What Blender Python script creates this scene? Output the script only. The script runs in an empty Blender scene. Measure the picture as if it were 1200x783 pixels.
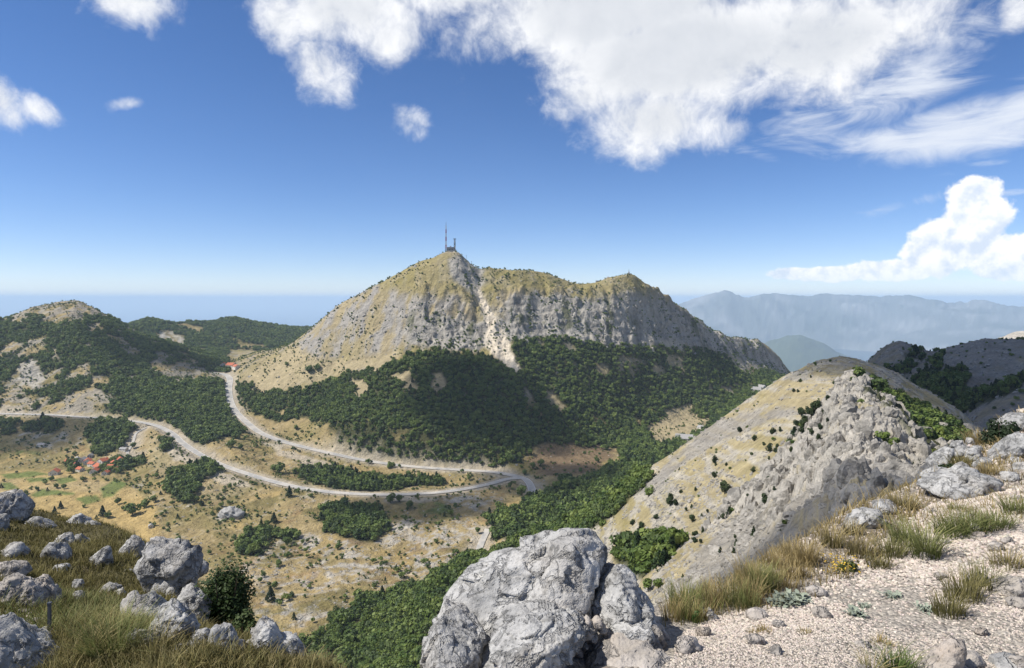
import bpy, bmesh, math, random
import numpy as np
from mathutils import Vector, Matrix

SC = bpy.context.scene
COL = SC.collection
F = 780.0          # focal length in units of the 1200-wide frame
HX, HY = 600.0, 350.0

# ------------------------------------------------------------------ camera
cam = bpy.data.cameras.new('camera')
cam_o = bpy.data.objects.new('camera', cam); COL.objects.link(cam_o)
cam_o.rotation_euler = (math.pi / 2, 0, 0)
cam.sensor_width = 36.0
cam.lens = 36.0 * F / 1200.0
cam.shift_y = -(391.5 - HY) / 1200.0
cam.clip_start = 0.05
cam.clip_end = 400000.0
SC.camera = cam_o

# ------------------------------------------------------------------ exposure
SC.view_settings.view_transform = 'Standard'
SC.view_settings.look = 'None'
SC.view_settings.gamma = 1.0
SC.view_settings.exposure = 0.42
SC.view_settings.use_curve_mapping = False
SC.cycles.use_denoising = True
SC.cycles.max_bounces = 6
SC.cycles.diffuse_bounces = 3
SC.cycles.transparent_max_bounces = 12
SC.cycles.volume_bounces = 2

# ------------------------------------------------------------------ sun
SUN = Vector((-0.88, -0.16, 1.05)).normalized()
sl = bpy.data.lights.new('sun', 'SUN')
sl.energy = 4.7; sl.angle = math.radians(0.53); sl.color = (1.0, 0.955, 0.88)
sun_o = bpy.data.objects.new('sun', sl); COL.objects.link(sun_o)
sun_o.rotation_euler = SUN.to_track_quat('Z', 'Y').to_euler()

# ------------------------------------------------------------------ node helpers
def N(nt, typ, **kw):
    n = nt.nodes.new(typ)
    for k, v in kw.items(): setattr(n, k, v)
    return n
def L(nt, a, b): nt.links.new(a, b)
def setin(nt, sock, v):
    if isinstance(v, bpy.types.NodeSocket): nt.links.new(v, sock)
    else: sock.default_value = v
def math_(nt, op, a, b=0.0, c=0.0, clamp=False):
    n = N(nt, 'ShaderNodeMath', operation=op, use_clamp=clamp)
    setin(nt, n.inputs[0], a); setin(nt, n.inputs[1], b); setin(nt, n.inputs[2], c)
    return n.outputs[0]
def vmath(nt, op, a, b=(0, 0, 0)):
    n = N(nt, 'ShaderNodeVectorMath', operation=op)
    setin(nt, n.inputs[0], a); setin(nt, n.inputs[1], b)
    return n.outputs['Value'] if op in ('LENGTH', 'DOT_PRODUCT') else n.outputs[0]
def maprange(nt, v, a, b, c=0.0, d=1.0, smooth=True):
    n = N(nt, 'ShaderNodeMapRange'); n.interpolation_type = 'SMOOTHSTEP' if smooth else 'LINEAR'
    setin(nt, n.inputs[0], v); setin(nt, n.inputs[1], a); setin(nt, n.inputs[2], b)
    setin(nt, n.inputs[3], c); setin(nt, n.inputs[4], d)
    return n.outputs[0]
def noise(nt, vec, scale, detail=5.0, rough=0.55, dist=0.0, color=False):
    n = N(nt, 'ShaderNodeTexNoise')
    setin(nt, n.inputs['Vector'], vec); setin(nt, n.inputs['Scale'], scale)
    n.inputs['Detail'].default_value = detail; n.inputs['Roughness'].default_value = rough
    n.inputs['Distortion'].default_value = dist
    return n.outputs['Color'] if color else n.outputs['Fac']
def mix(nt, f, a, b, blend='MIX'):
    n = N(nt, 'ShaderNodeMix', data_type='RGBA', blend_type=blend)
    setin(nt, n.inputs['Factor'], f)
    for s, v in (('A', a), ('B', b)):
        sk = [i for i in n.inputs if i.name == s and i.type == 'RGBA'][0]
        if isinstance(v, bpy.types.NodeSocket): nt.links.new(v, sk)
        else: sk.default_value = tuple(v[:3]) + (1.0,)
    return [o for o in n.outputs if o.type == 'RGBA'][0]

# ------------------------------------------------------------------ world: sky and clouds
world = bpy.data.worlds.new('World'); SC.world = world; world.use_nodes = True
def build_world():
    nt = world.node_tree; bg = nt.nodes['Background']
    sky = N(nt, 'ShaderNodeTexSky'); sky.sky_type = 'NISHITA'; sky.sun_disc = False
    sky.sun_elevation = math.asin(SUN.z); sky.sun_rotation = math.atan2(SUN.x, SUN.y)
    sky.altitude = 1000; sky.air_density = 0.75; sky.dust_density = 0.0; sky.ozone_density = 2.6
    tc = N(nt, 'ShaderNodeTexCoord').outputs['Generated']
    d = vmath(nt, 'NORMALIZE', tc)
    sp = N(nt, 'ShaderNodeSeparateXYZ'); L(nt, d, sp.inputs[0])
    az = math_(nt, 'ARCTAN2', sp.outputs[0], sp.outputs[1])
    el = math_(nt, 'ARCSINE', sp.outputs[2])
    cb = N(nt, 'ShaderNodeCombineXYZ'); L(nt, az, cb.inputs[0]); L(nt, el, cb.inputs[1])
    ae = cb.outputs[0]
    STR = 0.105
    def backdrop(c):
        n = N(nt, 'ShaderNodeBackground'); setin(nt, n.inputs[0], c if isinstance(c, bpy.types.NodeSocket) else tuple(c) + (1.0,)); n.inputs[1].default_value = STR
        return n.outputs[0]
    def mixs(f, a, b):
        n = N(nt, 'ShaderNodeMixShader'); setin(nt, n.inputs[0], f); L(nt, a, n.inputs[1]); L(nt, b, n.inputs[2])
        return n.outputs[0]
    def ell(px, py, rx, ry, rot, amt, prev):
        a = math.atan2((px - HX) / F, 1.0); hyp = math.hypot((px - HX) / F, 1.0)
        e = math.atan2((HY - py) / F, hyp)
        m = N(nt, 'ShaderNodeMapping'); m.vector_type = 'TEXTURE'
        L(nt, ae, m.inputs[0])
        m.inputs['Location'].default_value = (a, e, 0)
        m.inputs['Rotation'].default_value = (0, 0, math.radians(rot))
        s = 1.0 / hyp ** 2
        m.inputs['Scale'].default_value = (rx / F * s, ry / F / hyp, 1)
        l = vmath(nt, 'LENGTH', m.outputs[0])
        v = maprange(nt, l, 0.0, 1.55, amt, 0.0)
        return v if prev is None else math_(nt, 'MAXIMUM', prev, v)
    # broken cumulus; beyond the frame it goes on
    acc = None
    for e in CUMULUS: acc = ell(*e, acc)
    cover = noise(nt, d, 2.6, 2, 0.5)
    outside = math_(nt, 'MULTIPLY', maprange(nt, cover, 0.46, 0.62), maprange(nt, el, 0.47, 0.62))
    acc = math_(nt, 'MAXIMUM', acc, math_(nt, 'MULTIPLY', outside, 1.1))
    w1 = noise(nt, d, 9.0, 2, 0.5, color=True)
    wv = N(nt, 'ShaderNodeVectorMath', operation='MULTIPLY_ADD')
    L(nt, w1, wv.inputs[0]); wv.inputs[1].default_value = (0.06, 0.06, 0.06); L(nt, d, wv.inputs[2])
    dw = wv.outputs[0]
    fb = noise(nt, dw, 13.0, 8, 0.66)
    fb2 = noise(nt, vmath(nt, 'ADD', dw, (SUN.x * 0.022, SUN.y * 0.022, SUN.z * 0.022)), 13.0, 4, 0.6)
    dens = math_(nt, 'MULTIPLY_ADD', math_(nt, 'SUBTRACT', fb, 0.5), 2.05, acc)
    alpha = maprange(nt, dens, 0.32, 1.2)
    lit = math_(nt, 'MULTIPLY_ADD', math_(nt, 'SUBTRACT', fb, fb2), 1.4, 0.74, clamp=True)
    heart = maprange(nt, acc, 0.9, 1.35)
    lit = math_(nt, 'MULTIPLY', lit, math_(nt, 'MULTIPLY_ADD', heart, -0.62, 1.0))
    cloud = backdrop(mix(nt, lit, CL_DARK, CL_LIT))
    # thin streaks of high cloud
    st = N(nt, 'ShaderNodeMapping'); L(nt, ae, st.inputs[0])
    st.inputs['Rotation'].default_value = (0, 0, math.radians(-9)); st.inputs['Scale'].default_value = (7, 24, 1)
    sn = noise(nt, st.outputs[0], 1.0, 7, 0.64, 1.2)
    acc2 = None
    for e in CIRRUS: acc2 = ell(*e, acc2)
    d2 = math_(nt, 'MULTIPLY_ADD', math_(nt, 'SUBTRACT', sn, 0.5), 1.7, acc2)
    a2 = math_(nt, 'MULTIPLY', maprange(nt, d2, 0.3, 1.2), 0.85)
    # the towering cumulus over the far range: crisp heads
    acc3 = None
    for e in TOWER: acc3 = ell(*e, acc3)
    hb = noise(nt, d, 34.0, 6, 0.58); hb2 = noise(nt, vmath(nt, 'ADD', d, (SUN.x * .012, SUN.y * .012, SUN.z * .012)), 34.0, 4, 0.55)
    d3 = math_(nt, 'MULTIPLY_ADD', math_(nt, 'SUBTRACT', hb, 0.5), 1.15, acc3)
    a3 = maprange(nt, d3, 0.34, 0.56)
    l3 = math_(nt, 'MULTIPLY_ADD', math_(nt, 'SUBTRACT', hb, hb2), 4.0, 0.7, clamp=True)
    tower = backdrop(mix(nt, l3, CT_DARK, CT_LIT))
    base = maprange(nt, el, 0.005, 0.05, 0.62, 0.97)
    hs = N(nt, 'ShaderNodeHueSaturation'); hs.inputs['Saturation'].default_value = 1.18; hs.inputs['Value'].default_value = 0.97; L(nt, sky.outputs[0], hs.inputs['Color'])
    clear = backdrop(mix(nt, 1.0, hs.outputs[0], (1.03, .945, 1.02), 'MULTIPLY'))
    s1 = mixs(math_(nt, 'GREATER_THAN', acc2, 0.0), clear, mixs(a2, clear, backdrop(CIRRUS_C)))
    s2 = mixs(math_(nt, 'GREATER_THAN', acc, 0.0), s1, mixs(alpha, s1, cloud))
    s3 = mixs(math_(nt, 'GREATER_THAN', acc3, 0.0), s2, mixs(math_(nt, 'MULTIPLY', a3, base), s2, tower))
    L(nt, s3, nt.nodes['World Output'].inputs[0]); nt.nodes.remove(bg)
    world.cycles.sampling_method = 'MANUAL'; world.cycles.sample_map_resolution = 512
CL_DARK, CL_LIT = (4.6, 4.9, 5.4), (7.6, 7.65, 7.8)
CT_DARK, CT_LIT = (5.4, 6.1, 7.2), (8.2, 8.2, 8.3)
CIRRUS_C = (6.6, 6.9, 7.4)
# each cloud patch: place and half-sizes, tilt in degrees, weight
CUMULUS = [(150, 0, 66, 36, 0, 1.0), (2, 120, 52, 40, -18, 1.05), (42, 126, 46, 20, -22, .95), (150, 121, 30, 9, 18, .66),
    (395, 6, 120, 58, -6, 1.25), (452, 44, 48, 38, 10, 1.05), (380, 78, 52, 46, 0, 1.05), (330, 14, 44, 52, 0, 1.05), (476, 146, 27, 27, 0, .92),
    (530, -8, 140, 28, 0, 1.05), (720, 10, 200, 70, 0, 1.5), (800, 62, 215, 80, 0, 1.5), (770, 140, 104, 56, 0, 1.25),
    (690, 110, 66, 46, 20, 1.05), (960, 50, 160, 74, 6, 1.35), (1060, 20, 100, 60, 0, 1.0), (860, 150, 34, 26, 0, .75), (1195, 10, 30, 30, 0, .85)]
CIRRUS = [(1120, 152, 150, 38, 6, 1.15), (1195, 138, 125, 40, 14, 1.15), (1040, 165, 85, 22, -6, 1.1), (1060, 95, 125, 56, 30, .95),
    (1155, 192, 36, 6, 0, .8), (1075, 236, 80, 12, 10, .66), (1190, 226, 40, 6, 0, .65), (890, 182, 50, 10, -18, .5), (960, 150, 95, 34, -10, .66)]
TOWER = [(1142, 258, 46, 52, 0, 1.2), (1118, 285, 56, 36, 0, 1.2), (1148, 226, 32, 24, 0, 1.05), (1095, 302, 46, 28, 0, 1.1), (1172, 298, 52, 34, 0, 1.0),
    (1045, 317, 80, 15, 0, 1.1), (975, 321, 66, 11, 0, 1.05), (930, 321, 32, 9, 0, .95), (1185, 318, 52, 14, 0, 1.05)]
build_world()

# ------------------------------------------------------------------ tagging and mesh helpers
def tag(o, label=None, cat=None, group=None, kind=None):
    if label: o['label'] = label
    if cat: o['category'] = cat
    if group: o['group'] = group
    if kind: o['kind'] = kind
    return o
def link(name, me, parent=None, mat=None):
    o = bpy.data.objects.new(name, me); COL.objects.link(o)
    if parent: o.parent = parent
    if mat: o.data.materials.append(mat) if not o.data.materials else None
    return o
def empty(name, loc=(0, 0, 0), rz=0.0):
    o = bpy.data.objects.new(name, None); COL.objects.link(o)
    o.location = loc; o.rotation_euler = (0, 0, rz); o.empty_display_size = 0.2
    return o
def np_mesh(name, verts, faces, smooth=True, colors=None):
    """verts (n,3), faces (m,3|4) arrays -> mesh, fast."""
    verts = np.asarray(verts, np.float32); faces = np.asarray(faces, np.int32)
    me = bpy.data.meshes.new(name)
    k = faces.shape[1]
    me.vertices.add(len(verts)); me.vertices.foreach_set('co', verts.ravel())
    me.loops.add(faces.size); me.loops.foreach_set('vertex_index', faces.ravel())
    me.polygons.add(len(faces))
    me.polygons.foreach_set('loop_start', np.arange(0, faces.size, k, dtype=np.int32))
    me.polygons.foreach_set('use_smooth', np.full(len(faces), smooth, dtype=bool))
    me.update(calc_edges=True)
    if colors is not None:
        ca = me.color_attributes.new('Col', 'FLOAT_COLOR', 'POINT')
        c4 = np.ones((len(verts), 4), np.float32); c4[:, :colors.shape[1]] = colors
        ca.data.foreach_set('color', c4.ravel())
    return me

# ------------------------------------------------------------------ noise in numpy
_rng = np.random.default_rng(7)
_P = np.tile(_rng.permutation(256), 3).astype(np.int32)
_G2 = np.stack([np.cos(np.arange(256) * 2.399963), np.sin(np.arange(256) * 2.399963)], 1).astype(np.float32)
_g3 = _rng.normal(size=(256, 3)); _G3 = (_g3 / np.linalg.norm(_g3, axis=1)[:, None]).astype(np.float32)
def perlin2(x, y):
    x = np.asarray(x, np.float64); y = np.asarray(y, np.float64)
    xi = np.floor(x).astype(np.int64); yi = np.floor(y).astype(np.int64)
    xf = (x - xi).astype(np.float32); yf = (y - yi).astype(np.float32); xi &= 255; yi &= 255
    u = xf * xf * xf * (xf * (xf * 6 - 15) + 10); v = yf * yf * yf * (yf * (yf * 6 - 15) + 10)
    def g(a, b, dx, dy):
        h = _P[_P[xi + a] + yi + b]; gr = _G2[h]; return gr[..., 0] * dx + gr[..., 1] * dy
    n0 = g(0, 0, xf, yf); n1 = g(1, 0, xf - 1, yf); n2 = g(0, 1, xf, yf - 1); n3 = g(1, 1, xf - 1, yf - 1)
    a = n0 + u * (n1 - n0); b = n2 + u * (n3 - n2)
    return (a + v * (b - a)) * 1.41
def perlin3(p):
    i = np.floor(p).astype(np.int64); f = (p - i).astype(np.float32); i &= 255
    w = f * f * f * (f * (f * 6 - 15) + 10)
    def g(a, b, c):
        h = _P[_P[_P[i[:, 0] + a] + i[:, 1] + b] + i[:, 2] + c]; gr = _G3[h]
        return gr[:, 0] * (f[:, 0] - a) + gr[:, 1] * (f[:, 1] - b) + gr[:, 2] * (f[:, 2] - c)
    def lp(a, b, t): return a + t * (b - a)
    x0 = lp(g(0, 0, 0), g(1, 0, 0), w[:, 0]); x1 = lp(g(0, 1, 0), g(1, 1, 0), w[:, 0])
    x2 = lp(g(0, 0, 1), g(1, 0, 1), w[:, 0]); x3 = lp(g(0, 1, 1), g(1, 1, 1), w[:, 0])
    return lp(lp(x0, x1, w[:, 1]), lp(x2, x3, w[:, 1]), w[:, 2]) * 1.5
def fbm2(x, y, s, o=4, gain=0.5, seed=0.0):
    r = 0; a = 1.0; t = 0
    for k in range(o):
        r = r + a * perlin2(x / s + seed + 17.3 * k, y / s - seed * 1.7 + 9.1 * k); t += a; a *= gain; s /= 2.03
    return r / t
def ridged2(x, y, s, o=4, gain=0.5, seed=0.0):
    r = 0; a = 1.0; t = 0
    for k in range(o):
        r = r + a * (1 - 2 * np.abs(perlin2(x / s + seed + 11.3 * k, y / s - seed * 1.3 + 5.1 * k))); t += a; a *= gain; s /= 2.07
    return r / t
def fbm3(p, s, o=4, gain=0.5, seed=0.0):
    r = 0; a = 1.0; t = 0
    for k in range(o):
        r = r + a * perlin3(p / s + seed + 7.7 * k); t += a; a *= gain; s /= 2.03
    return r / t
def ss(a, b, x): t = np.clip((x - a) / (b - a), 0, 1); return t * t * (3 - 2 * t)
def inpoly(x, y, poly):
    p = np.asarray(poly, float); r = np.zeros(x.shape, bool); n = len(p)
    bb = (x >= p[:, 0].min()) & (x <= p[:, 0].max()) & (y >= p[:, 1].min()) & (y <= p[:, 1].max())
    if not bb.any(): return r
    xs = x[bb]; ys = y[bb]; rr = np.zeros(xs.shape, bool)
    for i in range(n):
        x1, y1 = p[i]; x2, y2 = p[(i + 1) % n]
        if y1 == y2: continue
        c = ((y1 > ys) != (y2 > ys)) & (xs < (x2 - x1) * (ys - y1) / (y2 - y1) + x1)
        rr ^= c
    r[bb] = rr
    return r
def at(x, y, Y): return np.array([(x - HX) / F * Y, Y, (HY - y) / F * Y])

# ------------------------------------------------------------------ landforms: profile curves with real depths
def pchip_slopes(X, V):
    """X (K,C) or (K,), V (K,C): monotone slopes along axis 0."""
    h = np.diff(X, axis=0); dl = np.diff(V, axis=0) / np.maximum(h, 1e-6)
    m = np.zeros_like(V)
    a, b = dl[:-1], dl[1:]
    w1 = 2 * h[1:] + h[:-1]; w2 = h[1:] + 2 * h[:-1]
    with np.errstate(divide='ignore', invalid='ignore'):
        hm = (w1 + w2) / (w1 / a + w2 / b)
    m[1:-1] = np.where(a * b > 0, hm, 0.0)
    m[0] = dl[0]; m[-1] = dl[-1]
    return m
def pchip(X, V, q):
    """1-D X, V; q any."""
    X = np.asarray(X, float)[:, None]; V = np.asarray(V, float)[:, None]
    m = pchip_slopes(X, V)[:, 0]; X = X[:, 0]; V = V[:, 0]
    k = np.clip(np.searchsorted(X, q) - 1, 0, len(X) - 2)
    h = X[k + 1] - X[k]; t = np.clip((q - X[k]) / h, 0, 1)
    return ((1 + 2 * t) * (1 - t) ** 2) * V[k] + t * (1 - t) ** 2 * h * m[k] + t * t * (3 - 2 * t) * V[k + 1] + t * t * (t - 1) * h * m[k + 1]
class Land:
    """knots: {px: [(py, Y) or ('z', z, Y), ...]} equal counts, near to far."""
    def __init__(self, knots, x0=-1e9, x1=1e9):
        self.xs = sorted(knots); self.x0, self.x1 = x0, x1
        K = len(knots[self.xs[0]])
        self.Y = np.zeros((K, len(self.xs))); self.S = np.zeros((K, len(self.xs)))
        for j, x in enumerate(self.xs):
            assert len(knots[x]) == K, x
            for i, k in enumerate(knots[x]):
                if k[0] == 'z': self.Y[i, j] = k[2]; self.S[i, j] = HY - k[1] / k[2] * F
                else: self.Y[i, j] = k[1]; self.S[i, j] = k[0]
    def eval(self, px, Yr):
        """px (C,), Yr (R,) -> z (R,C)"""
        K = self.Y.shape[0]
        YK = np.stack([pchip(self.xs, self.Y[i], px) for i in range(K)])
        SK = np.stack([pchip(self.xs, self.S[i], px) for i in range(K)])
        ZK = (HY - SK) / F * YK
        M = pchip_slopes(YK, ZK)
        z = np.full((len(Yr), len(px)), -1e5)
        yy = Yr[:, None]
        for k in range(K - 1):
            h = YK[k + 1] - YK[k]; t = (yy - YK[k]) / h
            m = (t >= 0) & (t <= 1); t = np.clip(t, 0, 1)
            v = ((1 + 2 * t) * (1 - t) ** 2) * ZK[k] + t * (1 - t) ** 2 * h * M[k] + t * t * (3 - 2 * t) * ZK[k + 1] + t * t * (t - 1) * h * M[k + 1]
            z = np.where(m, v, z)
        # past the last knot it keeps falling
        far = yy > YK[-1]
        z = np.where(far, ZK[-1] - (yy - YK[-1]) * 0.75, z)
        near = yy < YK[0]
        z = np.where(near, ZK[0] - (YK[0] - yy) * 1.1, z)
        out = (px < self.x0) | (px > self.x1)
        edge = np.maximum(self.x0 - px, 0) + np.maximum(px - self.x1, 0)
        return z - edge[None, :] * yy / F * 1.0

# valley floor, main mountain, left hills
def colA(mid, foot, cb, ridge, back, far):
    return [('z', -14, 18), ('z', -190, 250), (792, 560)] + [mid, foot, cb, ridge, back, far]
LA = Land({
 -700: colA((640, 880), (560, 1200), (470, 1500), (380, 2000), ('z', -150, 2600), ('z', -700, 4500)),
 -150: colA((640, 880), (560, 1200), (485, 1500), (372, 2050), ('z', -150, 2700), ('z', -700, 4500)),
 0:    colA((640, 880), (555, 1220), (484, 1500), (377, 2050), ('z', -200, 2700), ('z', -700, 4500)),
 40:   colA((640, 880), (552, 1230), (484, 1500), (362, 2080), ('z', -200, 2700), ('z', -700, 4500)),
 85:   colA((640, 880), (550, 1240), (485, 1480), (355, 2100), ('z', -190, 2700), ('z', -700, 4500)),
 115:  colA((645, 870), (548, 1240), (486, 1460), (366, 2120), ('z', -190, 2700), ('z', -700, 4500)),
 150:  colA((650, 860), (545, 1240), (489, 1440), (386, 2120), ('z', -190, 2700), ('z', -700, 4500)),
 190:  colA((650, 850), (545, 1200), (494, 1400), (404, 2080), ('z', -200, 2700), ('z', -700, 4500)),
 230:  colA((650, 850), (545, 1180), (505, 1370), (422, 1980), ('z', -205, 2700), ('z', -700, 4500)),
 265:  colA((650, 850), (548, 1180), (480, 1560), (438, 1800), ('z', -215, 2700), ('z', -700, 4500)),
 300:  colA((648, 850), (556, 1160), (492, 1510), (424, 1800), ('z', -215, 2700), ('z', -700, 4500)),
 345:  colA((648, 850), (566, 1110), (519, 1385), (401, 1780), ('z', -215, 2500), ('z', -700, 4500)),
 400:  colA((650, 840), (575, 1070), (438, 1560), (356, 1760), ('z', -200, 2400), ('z', -700, 4500)),
 450:  colA((650, 840), (575, 1070), (418, 1540), (329, 1750), ('z', -150, 2300), ('z', -700, 4500)),
 485:  colA((650, 840), (574, 1080), (404, 1540), (309, 1745), ('z', -150, 2300), ('z', -700, 4500)),
 505:  colA((648, 840), (574, 1080), (402, 1540), (302, 1740), ('z', -150, 2300), ('z', -700, 4500)),
 523:  colA((645, 840), (572, 1090), (402, 1540), (296.5, 1740), ('z', -150, 2300), ('z', -700, 4500)),
 533:  colA((645, 840), (572, 1095), (403, 1540), (297.5, 1740), ('z', -150, 2300), ('z', -700, 4500)),
 548:  colA((640, 850), (570, 1100), (405, 1535), (306, 1742), ('z', -150, 2300), ('z', -700, 4500)),
 563:  colA((640, 850), (568, 1110), (405, 1530), (315, 1750), ('z', -150, 2300), ('z', -700, 4500)),
 600:  colA((630, 860), (562, 1150), (398, 1540), (316, 1760), ('z', -150, 2300), ('z', -700, 4500)),
 640:  colA((620, 880), (550, 1200), (391, 1600), (322, 1770), ('z', -150, 2300), ('z', -700, 4500)),
 680:  colA((612, 900), (535, 1280), (397, 1620), (334, 1780), ('z', -150, 2300), ('z', -700, 4500)),
 710:  colA((608, 910), (525, 1350), (400, 1640), (328, 1790), ('z', -150, 2300), ('z', -700, 4500)),
 737:  colA((604, 920), (518, 1400), (400, 1680), (321.5, 1800), ('z', -150, 2300), ('z', -700, 4500)),
 757:  colA((600, 930), (512, 1440), (398, 1730), (333, 1830), ('z', -150, 2350), ('z', -700, 4500)),
 785:  colA((598, 940), (505, 1480), (396, 1800), (353, 1890), ('z', -200, 2400), ('z', -700, 4500)),
 815:  colA((595, 950), (495, 1550), (397, 1890), (375, 1960), ('z', -250, 2500), ('z', -700, 4500)),
 850:  colA((590, 960), (484, 1640), (410, 2030), (395, 2120), ('z', -300, 2700), ('z', -700, 4500)),
 888:  colA((585, 970), (472, 1750), (424, 2200), (401, 2300), ('z', -400, 2900), ('z', -800, 4500)),
 908:  colA((580, 980), (466, 1800), (432, 2280), (416, 2380), ('z', -420, 2950), ('z', -800, 4500)),
 930:  colA((580, 980), (460, 1850), (446, 2350), (441, 2450), ('z', -430, 3000), ('z', -800, 4500)),
 980:  colA((580, 980), (480, 1850), (475, 2350), (470, 2500), ('z', -600, 3000), ('z', -900, 4500)),
 1100: colA((580, 980), (500, 1850), (500, 2350), (500, 2500), ('z', -700, 3000), ('z', -1000, 4500)),
 1900: colA((580, 980), (500, 1850), (500, 2350), (500, 2500), ('z', -700, 3000), ('z', -1000, 4500)),
})
# second range of low hills at the left, towards the sea
LH = Land({
 -700: [(470, 2400), (400, 3300), ('z', -500, 4400)],
 60: [(470, 2400), (398, 3300), ('z', -500, 4400)],
 120: [(470, 2400), (390, 3200), ('z', -500, 4400)],
 150: [(465, 2400), (384, 3100), ('z', -500, 4400)],
 175: [(460, 2350), (377, 3050), ('z', -500, 4400)],
 205: [(455, 2350), (382, 3100), ('z', -500, 4400)],
 245: [(450, 2350), (381, 3300), ('z', -500, 4400)],
 270: [(448, 2350), (376, 3400), ('z', -500, 4400)],
 300: [(446, 2350), (381, 3500), ('z', -500, 4500)],
 350: [(446, 2350), (386, 3600), ('z', -500, 4600)],
 400: [(446, 2350), (392, 3600), ('z', -500, 4600)],
 700: [(446, 2350), (396, 3600), ('z', -600, 4600)],
}, -2000, 600)
# the steep dry ridge at the right
LB = Land({
 430: [(960, 200), (860, 380), (790, 520), (742, 640), ('z', -340, 800)],
 500: [(960, 200), (850, 360), (770, 480), (697, 640), ('z', -330, 800)],
 560: [(960, 180), (820, 340), (740, 470), (657, 640), ('z', -320, 800)],
 640: [(950, 150), (800, 290), (710, 430), (624, 635), ('z', -310, 800)],
 700: [(930, 110), (770, 230), (680, 380), (597, 615), ('z', -300, 800)],
 760: [(900, 80), (740, 180), (640, 350), (553, 590), ('z', -290, 800)],
 800: [(870, 65), (720, 160), (610, 345), (526, 580), ('z', -280, 800)],
 850: [(840, 50), (700, 140), (580, 340), (493, 570), ('z', -270, 800)],
 900: [(800, 42), (670, 130), (550, 330), (458, 550), ('z', -250, 780)],
 935: [(770, 38), (645, 125), (535, 310), (436, 540), ('z', -230, 760)],
 965: [(740, 36), (625, 125), (525, 300), (424, 530), ('z', -200, 740)],
 992: [(720, 34), (612, 125), (520, 290), (420, 520), ('z', -180, 720)],
 1015: [(700, 32), (602, 125), (530, 280), (425, 515), ('z', -170, 700)],
 1045: [(690, 30), (598, 125), (540, 270), (438, 510), ('z', -160, 690)],
 1075: [(680, 30), (596, 125), (552, 250), (456, 505), ('z', -150, 680)],
 1100: [(670, 30), (594, 120), (562, 230), (470, 500), ('z', -150, 680)],
 1127: [(660, 30), (590, 110), (572, 210), (489, 490), ('z', -150, 670)],
 1150: [(650, 30), (585, 100), (578, 200), (512, 470), ('z', -150, 660)],
 1200: [(640, 30), (580, 90), (578, 190), (545, 450), ('z', -150, 650)],
 1400: [(620, 30), (570, 80), (575, 180), (560, 450), ('z', -150, 650)],
 1900: [(620, 30), (570, 80), (575, 180), (560, 450), ('z', -150, 650)],
}, 430, 1e9)
# sunlit limestone knob on its near flank
LK = Land({
 900: [(690, 130), (600, 240), (560, 300), ('z', -140, 360)],
 940: [(660, 125), (570, 230), (512, 320), ('z', -110, 370)],
 965: [(640, 120), (540, 225), (476, 335), ('z', -100, 380)],
 985: [(625, 115), (520, 225), (456, 345), ('z', -95, 390)],
 1003: [(615, 112), (515, 225), (447, 345), ('z', -95, 390)],
 1022: [(610, 110), (520, 220), (463, 335), ('z', -95, 380)],
 1040: [(606, 108), (530, 210), (476, 320), ('z', -95, 370)],
 1060: [(602, 106), (550, 200), (494, 300), ('z', -95, 350)],
 1075: [(598, 104), (565, 190), (520, 280), ('z', -95, 330)],
 1090: [(596, 100), (580, 180), (556, 250), ('z', -90, 300)],
 1130: [(596, 100), (590, 160), (585, 220), ('z', -90, 270)],
}, 900, 1130)
# shadowed hills beyond it
LC = Land({
 960: [(560, 620), (520, 800), (470, 1000), ('z', -350, 1500)],
 1000: [(540, 620), (500, 800), (440, 1000), ('z', -350, 1500)],
 1020: [(530, 620), (490, 790), (425, 1000), ('z', -350, 1500)],
 1035: [(525, 620), (480, 780), (413, 980), ('z', -350, 1500)],
 1055: [(522, 620), (475, 770), (406.5, 950), ('z', -300, 1500)],
 1075: [(518, 620), (470, 760), (414, 930), ('z', -300, 1500)],
 1090: [(514, 620), (465, 740), (418, 900), ('z', -300, 1500)],
 1120: [(510, 620), (462, 720), (412, 850), ('z', -300, 1500)],
 1160: [(505, 620), (458, 710), (404, 820), ('z', -300, 1500)],
 1200: [(500, 620), (452, 700), (404, 810), ('z', -300, 1500)],
 1300: [(490, 600), (440, 700), (398, 800), ('z', -300, 1500)],
 1900: [(490, 600), (440, 700), (398, 800), ('z', -300, 1500)],
}, 960, 1e9)
LC2 = Land({
 1090: [(590, 480), (545, 580), (525, 660), ('z', -190, 760)],
 1125: [(570, 470), (520, 570), (493, 650), ('z', -170, 760)],
 1150: [(560, 460), (505, 560), (472, 645), ('z', -160, 760)],
 1200: [(545, 450), (490, 550), (447, 640), ('z', -150, 760)],
 1300: [(530, 440), (470, 550), (425, 640), ('z', -150, 760)],
 1900: [(530, 440), (470, 550), (425, 640), ('z', -150, 760)],
}, 1090, 1e9)
LP = Land({   # bright bare peak at the edge of the frame
 1120: [(480, 1300), (430, 1700), ('z', -400, 2200)],
 1160: [(460, 1300), (408, 1680), ('z', -400, 2200)],
 1185: [(450, 1300), (396, 1660), ('z', -400, 2200)],
 1200: [(445, 1300), (393, 1650), ('z', -400, 2200)],
 1260: [(440, 1300), (388, 1640), ('z', -400, 2200)],
 1900: [(440, 1300), (388, 1640), ('z', -400, 2200)],
}, 1120, 1e9)
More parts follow.
